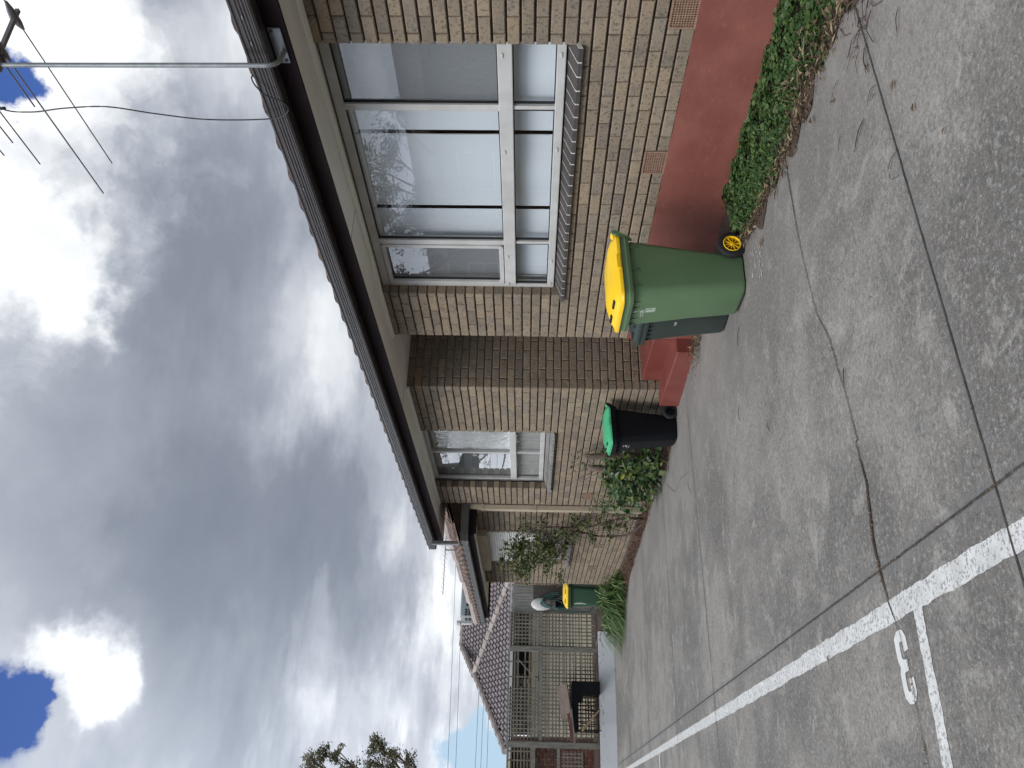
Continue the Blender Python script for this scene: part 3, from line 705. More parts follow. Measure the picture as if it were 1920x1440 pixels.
def wheelie_bin(loc,rz,k,bodym,lidm,rimm,label,spokes=True,hz=1.0,group='wheelie bins standing along the brick walls'):
    root=thing('wheelie_bin',label,'bin',loc,group,rz); WORLDPARTS[0]=False
    def S(p): return (p[0]*k,p[1]*k,p[2]*k*hz)
    def L(rings): return [[S(p) for p in r] for r in rings]
    mb=MB(); sh=.055
    rings=[rrect(-.14,.135,.165,.05,.012,rf=.075),rrect(-.160,.150,.185,.05,.022,rf=.085),rrect(-.165,.160,.190,.05,.045,rf=.09),rrect(-.19,.185,.205,.05,.35,rf=.085),rrect(-.235,.236,.232,.045,.815,rf=.075)]
    mb.loft(L(rings))
    body=mb.build('body',bodym,root,smooth=True,angle=38)
    mb=MB()
    rr_=[rrect(-.236,.238,.233,.045,.822,sh=sh,rf=.07),rrect(-.262,.266,.253,.05,.815,sh=sh,rf=.07),rrect(-.264,.268,.255,.05,.820,sh=sh,rf=.07),rrect(-.266,.272,.258,.05,.842,sh=sh,rf=.07),rrect(-.262,.266,.252,.05,.847,sh=sh,rf=.07),rrect(-.264,.268,.254,.05,.880,sh=sh,rf=.07),rrect(-.255,.258,.245,.05,.886,sh=sh,rf=.07),rrect(-.24,.24,.23,.04,.875,sh=sh,rf=.07)]
    mb.loft(L(rr_),0,True,True)
    # gussets under the rim
    def gus(x,y,nx,ny):
        p=[(x,y,.735),(x,y,.815-sh*x),(x+nx*.026,y+ny*.026,.815-sh*x)]; tx,ty=-ny*.003,nx*.003
        mb.add([S((a+tx,b+ty,c)) for a,b,c in p]+[S((a-tx,b-ty,c)) for a,b,c in p],[(0,1,2),(5,4,3),(0,2,5,3)])
    for y in(-.15,-.075,0,.075,.15): gus(.228,y,1,0)
    for s in(-1,1):
        for x in(-.16,.02,.15): gus(x,s*.226,0,s)
    mb.build('rim',bodym,root,smooth=True,angle=30)
    mb=MB(); ls=.075
    lr=[rrect(-.25,.27,.252,.05,.884,sh=sh,rf=.075),rrect(-.268,.282,.262,.055,.880,sh=sh,rf=.08),rrect(-.268,.283,.263,.055,.886,sh=sh,rf=.08),rrect(-.266,.279,.259,.055,.903,sh=sh,rf=.08),rrect(-.255,.262,.242,.055,.910,sh=.07,rf=.08),rrect(-.245,.235,.215,.055,.934,sh=.06,rf=.08),rrect(-.235,.215,.200,.055,.940,sh=.055,rf=.08),rrect(-.215,.155,.160,.06,.958,sh=.025,rf=.09),rrect(-.10,.05,.08,.05,.966,sh=.0,rf=.045)]
    mb.loft(L(lr))
    # hinge lugs at the back, finger grips at the front, a raised pad on each side
    for s in(-1,1):
        mb.lathe([(0,-.028),(.020,-.028),(.022,-.022),(.022,.022),(.020,.028),(0,.028)],S((-.292,s*.195,.925)),(0,1,0),14)
        mb.bar(S((-.292,s*.195,.925)),S((-.22,s*.195,.915)),.055*k,.022*k)
        mb.obox(S((-.03,s*.262,.902)),(.055*k,0,-.003*k),(0,.006*k,0),(0,0,.012*k))
    lid=mb.build('lid',lidm,root,smooth=True,angle=28)
    mb=MB()
    for s in(-1,1): mb=MB(); mb.obox(S((.226,s*.10,.9285)),(.010*k,0,-.001),(0,.048*k,0),(0,0,.006*k)); mb.build('grip_slot',DARK,lid)
    mb=MB(); mb.tube([S((-.292,-.22,.925)),S((-.292,.22,.925))],.013*k,10)
    for s in(-1,1):
        for yy in(.235,):
            mb.loft([[S((x,s*yy+t,z)) for x,z in((-.225,.80),(-.25,.815),(-.285,.88),(-.308,.915),(-.302,.942),(-.280,.944),(-.262,.90),(-.225,.89))] for t in(-.008,.008)])
    mb.build('handle',bodym,root)
    for s in(-1,1):
        cx,cy,cz=-.195,s*.232,.1
        mb=MB(); mb.lathe([(a_*k,h_*k) for a_,h_ in((.062,-.024),(.085,-.026),(.097,-.020),(.10,-.008),(.10,.008),(.097,.020),(.085,.026),(.062,.024),(.060,.0),(.062,-.024))],S((cx,cy,cz/hz)),(0,1,0),28)
        w=mb.build('wheel',RUB,root,smooth=True,angle=40)
        mb=MB(); c=Vector(S((cx,cy,cz/hz))); q=k
        mb.lathe([(.063*q,-.025*q),(.064*q,.025*q),(.058*q,.027*q),(.055*q,.014*q),(.055*q,-.025*q),(.063*q,-.025*q)],c,(0,1,0),28)
        mb.lathe([(0,.024*q*s),(.012*q,.024*q*s),(.014*q,.018*q*s),(.014*q,-.01*q*s)],c,(0,1,0),14)
        if spokes:
            for i in range(10):
                a=2*math.pi*i/10+.2; d=Vector((math.cos(a),0,math.sin(a)))
                mb.bar(c+d*.012*q+Vector((0,s*.012*q,0)),c+d*.057*q+Vector((0,s*.010*q,0)),.006*q,.014*q,(0,1,0))
            mb.lathe([(.056*q,-.012*q*s),(0,-.012*q*s)],c,(0,1,0),16,1)
        else: mb.lathe([(.056*q,.012*q*s),(.03*q,.016*q*s),(0,.016*q*s)],c,(0,1,0),20)
        mb.build('wheel_rim',[rimm,DARK],w,smooth=True,angle=35)
    mb=MB(); mb.tube([S((-.195,-.22,.1/hz)),S((-.195,.22,.1/hz))],.012*k,8); mb.build('axle',DARK,root)
    return root,body,S
def front(body,S,items):
    # small printed marks on the sloping front face: (y0,y1,z0,z1,mat)
    for nm,mat,rects in items:
        mb=MB()
        for y0,y1,z0,z1 in rects:
            def P(y,z): 
                f=(z-.045)/(.77); x=.160+(.185-.160)*(z-.045)/.305 if z<.35 else .185+(.236-.185)*(z-.35)/.465
                return S((x+.0022,y,z))
            mb.add([P(y0,z0),P(y1,z0),P(y1,z1),P(y0,z1)],[(0,1,2,3)])
        mb.build(nm,mat,body,fix=False)
def printrow(y0,y1,z,h,n,seed):
    rn=random.Random(seed); out=[]; w=(y1-y0)/n
    for i in range(n):
        if rn.random()<.12: continue
        a=y0+i*w; out.append((a,a+w*.72,z+(0 if rn.random()<.6 else h*.3),z+h*(1 if rn.random()<.5 else .8)))
    return out
# 1 big green bin with the yellow lid
b1,body1,S1=wheelie_bin((3.375,5.02,gz(0,5)),math.pi-D2R(1.5),1.0,GRN,YEL,YEL,'tall mid green wheelie bin with yellow lid and yellow spoked wheels')
front(body1,S1,[('sticker',STK,[(-.005,.055,.625,.70)]),
  ('sticker',STK,[(.005,.030,.755,.805)]),
  ('print',WLET,printrow(-.01,.035,.738,.010,8,1)+printrow(-.055,.04,.675+.03,.007,14,3)+printrow(-.06,-.005,.72,.006,8,4)+[(.0,.004,.71,.732),(.006,.03,.716,.722),(.012,.03,.724,.728),(.004,.022,.728,.731)])])
front(body1,S1,[('sticker_print',simple('sticker_ink',(.12,.17,.12),None,50,.7,0),[(.036,.043,.64,.685)])])
# 2 dark green bin behind it
b2,body2,S2=wheelie_bin((3.50,5.565,gz(0,5.56)),math.pi+D2R(2),.80,DGRN,DGRN,DKMETAL,'squat dark green wheelie bin partly hidden behind the yellow lidded bin',True,.98)
WORLDPARTS[0]=False
text('1 00',.030,S2((.2078,.085,.52)),(D2R(90)-.105,0,D2R(90)),WLET,'lettering',body2)
# 3 black bin with the bright green lid
b3,body3,S3=wheelie_bin((3.79,8.56,gz(0,8.5)),math.pi-D2R(3),.84,BLKP,MINT,BLKP,'black wheelie bin with bright green lid beside the leafy shrub',False,1.0)
front(body3,S3,[('print',WLET,printrow(.0,.055,.70,.012,8,6)+printrow(-.05,.055,.655,.010,14,7)+printrow(-.055,.05,.63,.008,14,9)+[(.02,.05,.667,.685),(.03,.045,.662,.69),(-.005,.02,.672,.676)])])
# 4 far bin by the fence
b4,body4,S4=wheelie_bin((4.10,18.05,-.42),math.radians(-112),1.0,simple('mid_green_plastic',(.03,.075,.045),(.036,.085,.05),4,.42,0),YEL,YEL,'far green wheelie bin with yellow lid by the timber paling fence')
front(body4,S4,[('print',WLET,[(-.155,-.14,.48,.74),(-.135,-.125,.54,.70)])])
WORLDPARTS[0]=True

# ------------------------------------------------------------------ far end: retaining wall, fences, bits and pieces
o=MB(); o.box(-9,3.80,20.5,20.62,-1.0,-.40); 
tag(o.build('retaining_wall',RETW),'low pale blue painted retaining wall with flaking paint at the end of the drive','retaining wall')
mb=MB(); mb.box(3.82,7,17.70,23,-1.0,-.425); mb.box(-9,3.62,20.62,23,-1.0,-.435); struct(mb.build('terrace',SOIL))
# dark construction joint at the wall foot is simply dirt
mb=MB()
for i in range(700):
    x=U(-4,3.5); y=20.48-abs(random.gauss(0,.02)); mb.leaf((x,y,gz(x,y)+.006),(U(-1,1),U(-1,1),U(0,.3)),(0,0,1),U(.01,.04),U(.006,.015))
for i in range(500):
    x=U(-2,3.6); y=20.55+U(-.04,.05); mb.leaf((x,y,-.398),(U(-1,1),U(-1,1),U(0,.5)),(0,0,1),U(.01,.035),U(.008,.015))
tag(mb.build('wall_foot_litter',MULCH,fix=False),'dirt and leaf crumbs along the pale blue retaining wall','leaf litter',kind='stuff')
F=thing('lattice_fence','tall weathered timber lattice fence on the retaining wall, upper panels broken','fence',(1.3,20.9,-.43))
FY=20.9
for x0,x1 in((3.355,3.468),(1.215,1.335),(-1.1,-.98)):
    mb=MB(); mb.box(x0,x1,FY-.09,FY+.0,-.45,1.735); mb.build('post',WOODG,F)
for x0,x1,z0,z1 in((3.468,4.30,.92,1.0),(1.335,3.355,.92,1.0),(3.468,4.30,1.70,1.735),(1.335,3.355,1.715,1.745),(-.98,1.215,1.70,1.735),(-.98,1.215,1.08,1.17),(-.98,1.215,.51,.575)):
    mb=MB(); mb.box(x0+.002,x1-.002,FY-.055,FY+.01,z0,z1); mb.build('rail',WOODG,F)
def lattice(x0,x1,z0,z1,py=.088,pz=.083,skipv=(),skiph=None,seed=0):
    rn=random.Random(seed); mb=MB(); n=int((x1-x0)/py)
    for i in range(n+1):
        x=x0+i*py+rn.uniform(-.004,.004)
        if skipv and skipv[0]<x<skipv[1] and i%4: continue
        mb.box(x,x+.030,FY-.03,FY-.022,z0,z1)
    m=int((z1-z0)/pz)
    for j in range(m+1):
        z=z0+j*pz+rn.uniform(-.003,.003); a,b=x0,x1
        if skiph: a,b=(a,skiph[0]) if rn.random()<.75 else (a,b)
        mb.box(a,b,FY-.0215,FY-.0135,z,z+.030)
    return mb.build('lattice_panel',WOODL,F)
lattice(3.47,4.29,1.0,1.70,seed=1); lattice(3.47,4.29,.17,.92,seed=2); lattice(3.47,4.29,-.36,.17,.088,.19,seed=3)
lattice(1.34,3.35,1.0,1.71,skipv=(2.55,3.35),skiph=(2.55,0),seed=4); lattice(1.34,3.35,.17,.92,seed=5); lattice(1.34,3.35,-.36,.17,.088,.12,seed=6)
lattice(-.97,1.21,1.17,1.70,.19,.075,seed=7); lattice(-.97,1.16,-.02,.51,.086,.085,seed=8)
mb=MB(); mb.bar((3.18,FY-.05,1.53),(2.66,FY-.04,1.02),.03,.02); mb.build('loose_slat',WOODG,F)
P=thing('paling_fence','grey weathered paling fence behind the far yellow lidded bin','fence',(4.6,20.95,-.43))
for i in range(9):
    x=4.31+i*.078; mb=MB(); mb.box(x,x+.072+U(-.004,.004),20.93+U(0,.01),20.95,-.44,1.70+U(-.01,.02)); mb.build('paling',PALING,P)
mb=MB(); mb.box(4.63,4.98,20.89,20.925,-.3,1.17); mb.build('panel',simple('dark_paling',(.09,.075,.065),(.055,.048,.045),5,.85,.3,18,stretch=(8,8,.7)),P)
mb=MB(); wallrun(mb,lambda s,d,z:(s,20.85-d,z),4.98,5.45,-.45,24); tag(mb.build('brick_pier',BM3),'tan brick pier at the house end of the paling fence','pier')
# hose reel
Q=thing('hose_reel','pale hose reel cover with loops of dark green hose hung on the paling fence','hose reel',(4.48,20.8,.9))
mb=MB(); rings=[]
for z,r in((.62,.06),(.72,.13),(.86,.155),(1.0,.15),(1.10,.10),(1.15,.03)): rings.append([(4.47+r*math.cos(a*math.pi/8),20.76+r*.55*math.sin(a*math.pi/8),z+.07) for a in range(16)])
mb.loft(rings); mb.build('cover',LGREY,Q,smooth=True)
mb=MB()
for i in range(5):
    a=.10+.025*i; cx=4.47+.02*i; pts=[]
    for j in range(25):
        t=2*math.pi*j/24; pts.append((cx+a*math.sin(t),20.68-.01*i,.72-.12*i*.5+(.30+.05*i)*math.cos(t)*.9))
    mb.tube(pts,.012,6,0,False)
mb.tube(smoothpts([(4.33,20.66,.6),(4.29,20.66,.1),(4.30,20.66,-.2),(4.42,20.64,-.28),(4.5,20.64,-.15),(4.48,20.6,.2)]),.011,6)
mb.build('hose',HOSE,Q,smooth=True)
mb=MB(); mb.box(4.40,4.58,20.72,20.80,.38,.62); mb.lathe([(0,0),(.02,0),(.02,.03)],(4.45,20.72,.45),(0,-1,0),8); mb.build('reel_body',BLKP,Q)
# black stand with brown board on top
B=thing('black_stand','black metal stand with side cabinet standing on the retaining wall before the lattice','stand',(2.1,20.55,-.4))
mb=MB(); mb.box(2.345,2.63,20.33,20.85,-.40,.245); mb.build('cabinet',BLKP,B)
mb=MB(); mb.box(1.55,2.345,20.33,20.85,.10,.245); mb.box(2.20,2.345,20.34,20.84,.0,.10);mb.build('tray',BLKP,B)
for x,y in((1.56,20.345),(1.56,20.815)):
    mb=MB(); mb.box(x,x+.03,y,y+.03,-.40,.10); mb.build('leg',BLKP,B)
mb=MB(); mb.box(1.55,2.345,20.55,20.575,-.37,-.345); mb.build('brace',BLKP,B)
mb=MB()
for k in range(9):
    z0=.275+.028*k*.8; y0=20.30+.065*k
    mb.obox(((2.20),y0,z0+.05),(.37,0,.055),(0,.031,.012),(0,-.004,.011))
tag(mb.build('slatted_board',WDBROWN),'weathered brown slatted board lying tilted on the black stand','board')
for (a,b,m,lab) in(((1.56,20.30,.02),(2.02,20.50,-.385),PINE,'pale timber batten leaning under the black stand'),
                 ((1.92,20.32,.33),(1.30,20.36,.24),REDTIM,'dark red timber rail jutting out from beneath the brown board'),
                 ((2.02,20.28,.27),(1.24,20.27,.19),WOODG,'thin grey timber lath jutting past the lattice post')):
    mb=MB(); mb.bar(a,b,.035,.03 if m!=REDTIM else .075); tag(mb.build('timber_batten',m),lab,'timber')
mb=MB()
mb.bar((1.60,20.66,-.16),(2.32,20.66,-.14),.03,.03); mb.bar((1.72,20.7,-.40),(1.75,20.7,.05),.02,.02)
for i in range(14): mb.bar((U(1.7,2.25),20.6+U(0,.1),-.39),(U(1.7,2.25),20.6+U(0,.1),U(-.3,0)),.008,.008)
tag(mb.build('stick_pile',TWIG),'loose sticks lying below the black stand','sticks',kind='stuff')
# neighbour house beyond the fence
Nh=thing('neighbour_house','neighbouring cream weatherboard house with plum tiled hip roof behind the lattice fence','house',(3.4,23,-.4))
NY=23.0
mb=MB()
for i in range(11):
    z=-.45+i*.152; mb.add([(1.62,NY-.018,z),(6.5,NY-.018,z),(6.5,NY-.002,z+.152),(1.62,NY-.002,z+.152),(1.62,NY+.05,z),(6.5,NY+.05,z),(6.5,NY+.05,z+.152),(1.62,NY+.05,z+.152)],[(0,1,2,3),(0,4,5,1),(0,3,7,4),(3,2,6,7)])
mb.build('wall',CREAM,Nh)
mb=MB(); wallrun(mb,lambda s,d,z:(s,NY+.05-d,z),-6,1.60,-.45,26); wallrun(mb,lambda s,d,z:(s,NY+.05-d,z),1.64,6.5,1.235,5); mb.build('brick_wall',[REDBRICK,WMORT,WMORT],Nh)
mb=MB()
for z0,z1 in((1.60,1.70),(1.22,1.25)): mb.box(1.60,6.5,NY-.08,NY-.02,z0,z1)
mb.box(2.86,2.98,NY-.10,NY-.03,1.25,1.60); mb.tube([(1.6,NY-.12,1.555),(6.5,NY-.12,1.555)],.04,10)
mb.box(2.78,2.86,NY-.07,NY-.03,1.25,1.42); mb.build('trim',CREAM,Nh)
mb=MB()
for x,y,z in((0,0,1.47),(0,.02,1.40),(.2,.05,1.30)): mb=MB(); mb.tube([(1.7+x,NY-.16+y,z),(3.1,NY-.16+y,z+.02)],.018,8); mb.build('pipe',GALV,Nh)
for a,b,c,d in((3.05,3.9,1.26,1.50),(1.66,2.3,1.26,1.55)):
    mb=MB(); mb.box(a,b,NY-.05,NY-.022,c,d); mb.build('window',DARK,Nh)
ex0,ex1,ey,ez=1.22,5.55,22.55,1.745; ax,ay,az=3.34,24.65,2.72
mb=MB()
sl=Vector((0,ay-ey,az-ez)); ln=sl.length; dv=sl/ln; upn=Vector((0,-(az-ez),ay-ey)).normalized()
def maskA(u,v):
    t=v/ln; return ex0+(ax-ex0)*t<ex0+u<ex1-(ex1-ax)*t
tiles_slope((ex0,ey,ez+.02),(1,0,0),dv,31,11,.14,ln/10.6,upn,mb,maskA,.024,0,.055)
mb.add([(ex0,ey,ez),(ex1,ey,ez),(ax,ay,az)],[(0,1,2)],1); mb.add([(ex1,ey,ez),(ex1+2,ay+2,ez),(ax,ay,az)],[(0,1,2)],1)
# taller main roof behind
rx0,ry,rz=4.40,26.6,3.29; dv2=Vector((0,ry-ay,rz-2.30)).normalized(); l2=math.hypot(ry-ay,rz-2.30); up2=Vector((0,-(rz-2.30),ry-ay)).normalized()
tiles_slope((2.5,ay,2.32),(1,0,0),dv2,46,10,.14,l2/9.8,up2,mb,lambda u,v:(2.5+u)>2.35+(rx0-2.35)*v/l2,.024,0,.055)
lb=l2/9.8*6; tiles_slope(Vector((3.6,ay,2.32))-dv2*lb,(1,0,0),dv2,38,6,.14,l2/9.8,up2,mb,None,.024,0,.055); mb.add([Vector((3.6,ay,2.28)),Vector((9,ay,2.28)),Vector((9,ay,2.28))-dv2*lb,Vector((3.6,ay,2.28))-dv2*lb],[(0,1,2,3)],1)
mb.add([(2.4,ay,2.28),(9,ay,2.28),(9,ry,rz-.03),(rx0,ry,rz-.03)],[(0,1,2,3)],1)
mb.build('roof',[TILEG,simple('tile_gap_shade',(.03,.02,.025),None,8,.9,0)],Nh,fix=False)  # near-black sheet beneath the tiles paints in the shade between their rows
mb=MB()
def caps(a,b,n,r=.085):
    a,b=Vector(a),Vector(b)
    for i in range(n):
        p=a+(b-a)*i/n; q=a+(b-a)*(i+1.06)/n; mb.tube([p+Vector((0,0,.03)),q+Vector((0,0,.01))],[r*1.08,r*.95],8)
caps((ex0-.02,ey,ez+.03),(ax,ay,az+.04),10); caps((ex1,ey,ez+.03),(ax,ay,az+.04),11); caps((ax-.05,ay+.1,az+.05),(rx0,ry,rz+.02),7); caps((rx0,ry,rz+.02),(9,ry,rz+.02),16)
mb.build('ridge_cap',RIDGE,Nh)
mb=MB(); mb.box(ex0-.05,6.5,ey-.12,ey-.02,ez-.07,ez+.03); mb.box(ex0-.15,ex0-.05,ey-.12,26,ez-.07,ez+.03); mb.build('gutter',LGREY,Nh)
mb=MB(); mb.prism([(-.3,ez-.06),(-.3,ez-.03),(ex0,ez+.03),(ex0,ez-.06)],'y',ey+.05,26); mb.build('low_roof',CREAM,Nh)
mb=MB(); mb.tube([(4.97,26.0,2.9),(4.97,26.0,3.38)],.05,12); mb.tube([(4.97,26.0,3.37),(4.97,26.0,3.47)],.075,12); tag(mb.build('flue_pipe',LGREY),'grey capped flue pipe standing on the plum tiled roof','flue')
A=thing('roof_cooler','dark grey louvred cooler box on the roof beyond the lower house','cooler',(5.36,25.2,2.8))
mb=MB(); z0,z1=2.62,3.30; rg=[]
for z,i in((z0,0),(z1-.08,0),(z1-.02,.03),(z1,.09)): rg.append(rrect(4.93+i,5.78-i,.36-i,.06,z)); 
mb.loft([[(x,y+25.25,z) for x,y,z in r] for r in rg]); mb.build('case',PAC,A,smooth=True,angle=40)
mb=MB(); 
for z in(2.92,3.0,3.08): mb.box(5.25,5.72,24.878,24.892,z,z+.045)
for i in range(3):
    for j in range(4): mb.box(4.922,4.932,24.98+.14*i,25.08+.14*i,2.80+.10*j,2.86+.10*j); mb.box(4.985+.07*i,5.03+.07*i,24.878,24.892,2.80+.10*j,2.86+.10*j)
mb.build('louvre',DARK,A)
# aerial of the lower house
T2=thing('tv_antenna','small spiky tv aerial above the lichened terracotta roof','antenna',(4.3,15.6,2.6))
mb=MB(); mb.tube([(4.35,15.6,2.5),(4.35,15.6,2.91)],.012,8); mb.build('mast',DKMETAL,T2)
mb=MB(); mb.tube([(4.62,15.6,2.905),(3.50,15.62,2.90)],.0065,8); mb.build('boom',DKMETAL,T2)
for i in range(13):
    x=4.55-i*.085; l=(.42 if i<3 else .16)
    mb=MB(); mb.tube([(x,15.6-l,2.90+(.10 if i<3 else .02)),(x,15.6,2.905),(x,15.6+l,2.90-(.10 if i<3 else .02))],.0025,6); mb.build('element',DKMETAL,T2)
# power lines far beyond
for i,(za,zb_) in enumerate(((4.93,4.62),(4.55,4.25),(3.62,3.76),(3.35,3.44),(3.05,3.0))):
    mb=MB(); pts=[]
    for t in range(25):
        s=t/24; pts.append((26-50*s,45-2*s,za+(za-zb_)*2.6*(1-s*2)*.5-1.0*s*(1-s)+.35))
    mb.tube(pts,.010,5)
    tag(mb.build('power_line',BLACKC),['topmost thin power line crossing the low sky','second thin power line from the top in the low sky','third thin power line from the top, above the plum roof','fourth thin power line from the top near the plum roof','lowest thin power line beside the plum tiled hip'][i],'power line','power lines in the low sky')

# ------------------------------------------------------------------ planting
def edgeX(y):
    P=[(-1,3.12),(1.5,3.20),(2.52,3.28),(3.07,3.345),(3.6,3.36),(4.47,3.50),(4.8,3.62),(5.5,3.85)]
    for (a,b),(c,d) in zip(P[:-1],P[1:]):
        if a<=y<=c: return b+(d-b)*(y-a)/(c-a)
    return P[-1][1]
def rdir(up=.6): return Vector((U(-1,1),U(-1,1),U(-.2,1)*up)).normalized()
# soil under the strip
mb=MB(); A=[];Bq=[];n=120
for i in range(n+1):
    y=-1+6.6*i/n; e=edgeX(y)-.05+.05*math.sin(y*7)+.04*math.sin(y*17+1)+U(-.012,.012); A.append((e,y,gz(e,y)+.010)); Bq.append((4.09,y,gz(0,y)+.04))
mb.loft([A,Bq],0,False,False); struct(mb.build('planting_bed',SOIL))
mb=MB()
for i in range(13000):
    y=U(1.6,4.85); e=edgeX(y)-.01+.04*math.sin(y*6.1)+.02*math.sin(y*19); t=R()**.8; x=e+(4.085-e)*t
    h=(.02+.065*min(1,t*2.4))*(.75+.35*math.sin(x*13+y*9)*math.sin(y*11-x*5))+U(-.02,.012)
    nrm=Vector((U(-.7,.4),U(-.6,.6),1)).normalized(); d=Vector((U(-1,1),U(-1,1),U(-.15,.25)))
    L=U(.014,.033); d.normalize(); w=d.cross(nrm); 
    if w.length<.1: continue
    w.normalize(); p=Vector((x,y,gz(x,y)+h)); W=L*U(.85,1.15)/2; c=p+d*L*.5-nrm*L*.08
    vs=[p,p+d*L*.15+w*W*.75,p+d*L*.55+w*W,p+d*L*.95+w*W*.45,p+d*L,p+d*L*.95-w*W*.45,p+d*L*.55-w*W,p+d*L*.15-w*W*.75,c]
    mb.add(vs,[(k,(k+1)%8,8) for k in range(8)])
for i in range(900):       # thin grassy blades mixed in
    y=U(1.6,4.7); x=edgeX(y)+U(.02,.35); mb.leaf((x,y,gz(x,y)+.02),(U(-1,1),U(-1,1),U(.6,1.6)),(U(-1,1),U(-1,1),0),U(.05,.12),.006,.1)
tag(mb.build('ground_cover',WEED,fix=False),'strip of small round leaved green weeds along the red painted plinth','weeds',kind='stuff')
mb=MB()
for i in range(2600):      # litter at the outer edge of the strip and round its gaps
    y=U(1.6,4.9); e=edgeX(y); s=random.gauss(0,.042); x=e+s*.8-.01
    if y<3.9 and R()<.35: x=e-abs(random.gauss(0,.07))
    z=gz(x,y)+.014+max(0,.035-abs(s)*.2)*R(); L=random.choice((.012,.015,.02,.025,.035)) if R()<.93 else .07
    mb.leaf((x,y,z),(U(-1,1),U(-1,1),U(-.1,.25)),(U(-.5,.5),U(-.5,.5),1),L,L*U(.16,.4),.35)
for i in range(330):       # dry curled leaves lying in the open gap of the strip
    y=random.gauss(3.05,.28); x=edgeX(y)+U(.0,.26)
    L=U(.02,.05) if R()<.88 else U(.06,.1); mb.leaf((x,y,gz(x,y)+U(.03,.07)),(U(-1,1),U(-1,1),U(-.2,.35)),(U(-.5,.5),U(-.5,.5),1),L,L*U(.18,.34),.4)
for i in range(90):        # sparse crumbs on the open concrete
    x=U(1.3,3.4); y=U(2.0,9); L=U(.004,.016)
    mb.leaf((x,y,gz(x,y)+.008),(U(-1,1),U(-1,1),0),(0,0,1),L,L*.5,.2)
for i in range(420):       # against the porch step
    y=random.gauss(6.75,.16); x=3.93-abs(random.gauss(0,.12))+max(0,6.95-y)*.25; 
    L=U(.02,.07); mb.leaf((x,y,gz(x,y)+U(.01,.06)),(U(-1,1),U(-1,1),U(-.2,.6)),(U(-.5,.5),U(-.5,.5),1),L,L*U(.1,.35),.3)
tag(mb.build('leaf_litter',LITTER,fix=False),'dry brown leaf litter along the weeds and by the red steps','leaf litter',kind='stuff')
mb=MB()
for x,y in((3.24,2.62),(3.05,2.42),(2.98,2.5)):
    for i in range(13): 
        p=(x+U(-.07,.07),y+U(-.07,.07)); a=U(0,6.3); l=U(.04,.16)
        mb.tube([(p[0],p[1],gz(*p)+.012),(p[0]+l*.5*math.cos(a),p[1]+l*.5*math.sin(a),gz(*p)+U(.01,.03)),(p[0]+l*math.cos(a+.3),p[1]+l*math.sin(a+.3),gz(*p)+.012)],U(.001,.0026),4)
tag(mb.build('twig_heap',TWIG,fix=False),'small heap of bark and twigs at the near end of the crossing joint','twigs',kind='stuff')
# single twigs and leaves on the open concrete
def G(x,y,off=.01):
    d=CF*FPX+CR*(720-y)-CU*(x-960); t=(off-CAMZ)/(d.z+SL*d.y); return Vector((d.x*t,d.y*t,CAMZ+d.z*t))
for (x0,y0),(x1,y1),r in(((1685,12),(1683,68),.004),((1620,90),(1628,135),.006),((1620,222),(1602,285),.006),((1681,282),(1665,322),.003),((1667,325),(1685,330),.003),((1640,160),(1626,200),.003),((1435,50),(1420,90),.002),((1570,150),(1560,185),.003),((1582,690),(1583,728),.006),((1386,760),(1388,790),.005),((1385,612),(1383,650),.006),((1575,255),(1571,285),.003),((1440,790),(1443,808),.004),((1290,905),(1296,925),.004)):
    a,b=G(x0,y0,.012),G(x1,y1,.012); m=(a+b)/2+Vector((U(-.02,.02),U(-.02,.02),.006)); mb=MB(); mb.tube(smoothpts([a,m,b],5),[r*.3]*2+[r*.5]*7+[r*.25]*2,5)
    tag(mb.build('twig',TWIG),'thin dark twig lying on the open grey concrete','twig','twigs scattered over the concrete')
for x,y,L in((1712,192,.05),(1675,148,.055),(1622,123,.04),(1600,105,.03),(1640,172,.035),(1771,236,.03),(1708,55,.02),(1428,465,.075),(1375,735,.02),(1553,1227,.04),(1540,670,.03),(1565,190,.05),(1448,560,.02),(1600,960,.02)):
    p=G(x,y,.012); mb=MB(); mb.leaf(p,(U(-1,1),U(-1,1),.1),(U(-.2,.2),U(-.2,.2),1),L,L*.38,.4)
    tag(mb.build('fallen_leaf',LITTER,fix=False),'single dry leaf lying on the open grey concrete','leaf','leaves scattered over the concrete')
# white scuffs by the yellow lidded bin
mb=MB()
for i in range(34):
    p=G(U(1410,1432),U(462,520),0); l=U(.008,.03); w=U(.003,.008); a=U(-.4,.4); q=Vector((math.cos(a),math.sin(a),-SL*math.sin(a))); r2=Vector((-math.sin(a),math.cos(a),-SL*math.cos(a))); p.z=gz(p.x,p.y)+.0085
    mb.add([p-q*l,p+r2*w,p+q*l,p-r2*w],[(0,1,2,3)])
mb.build('scuff',MATS['worn_white_paint'],drive,fix=False)
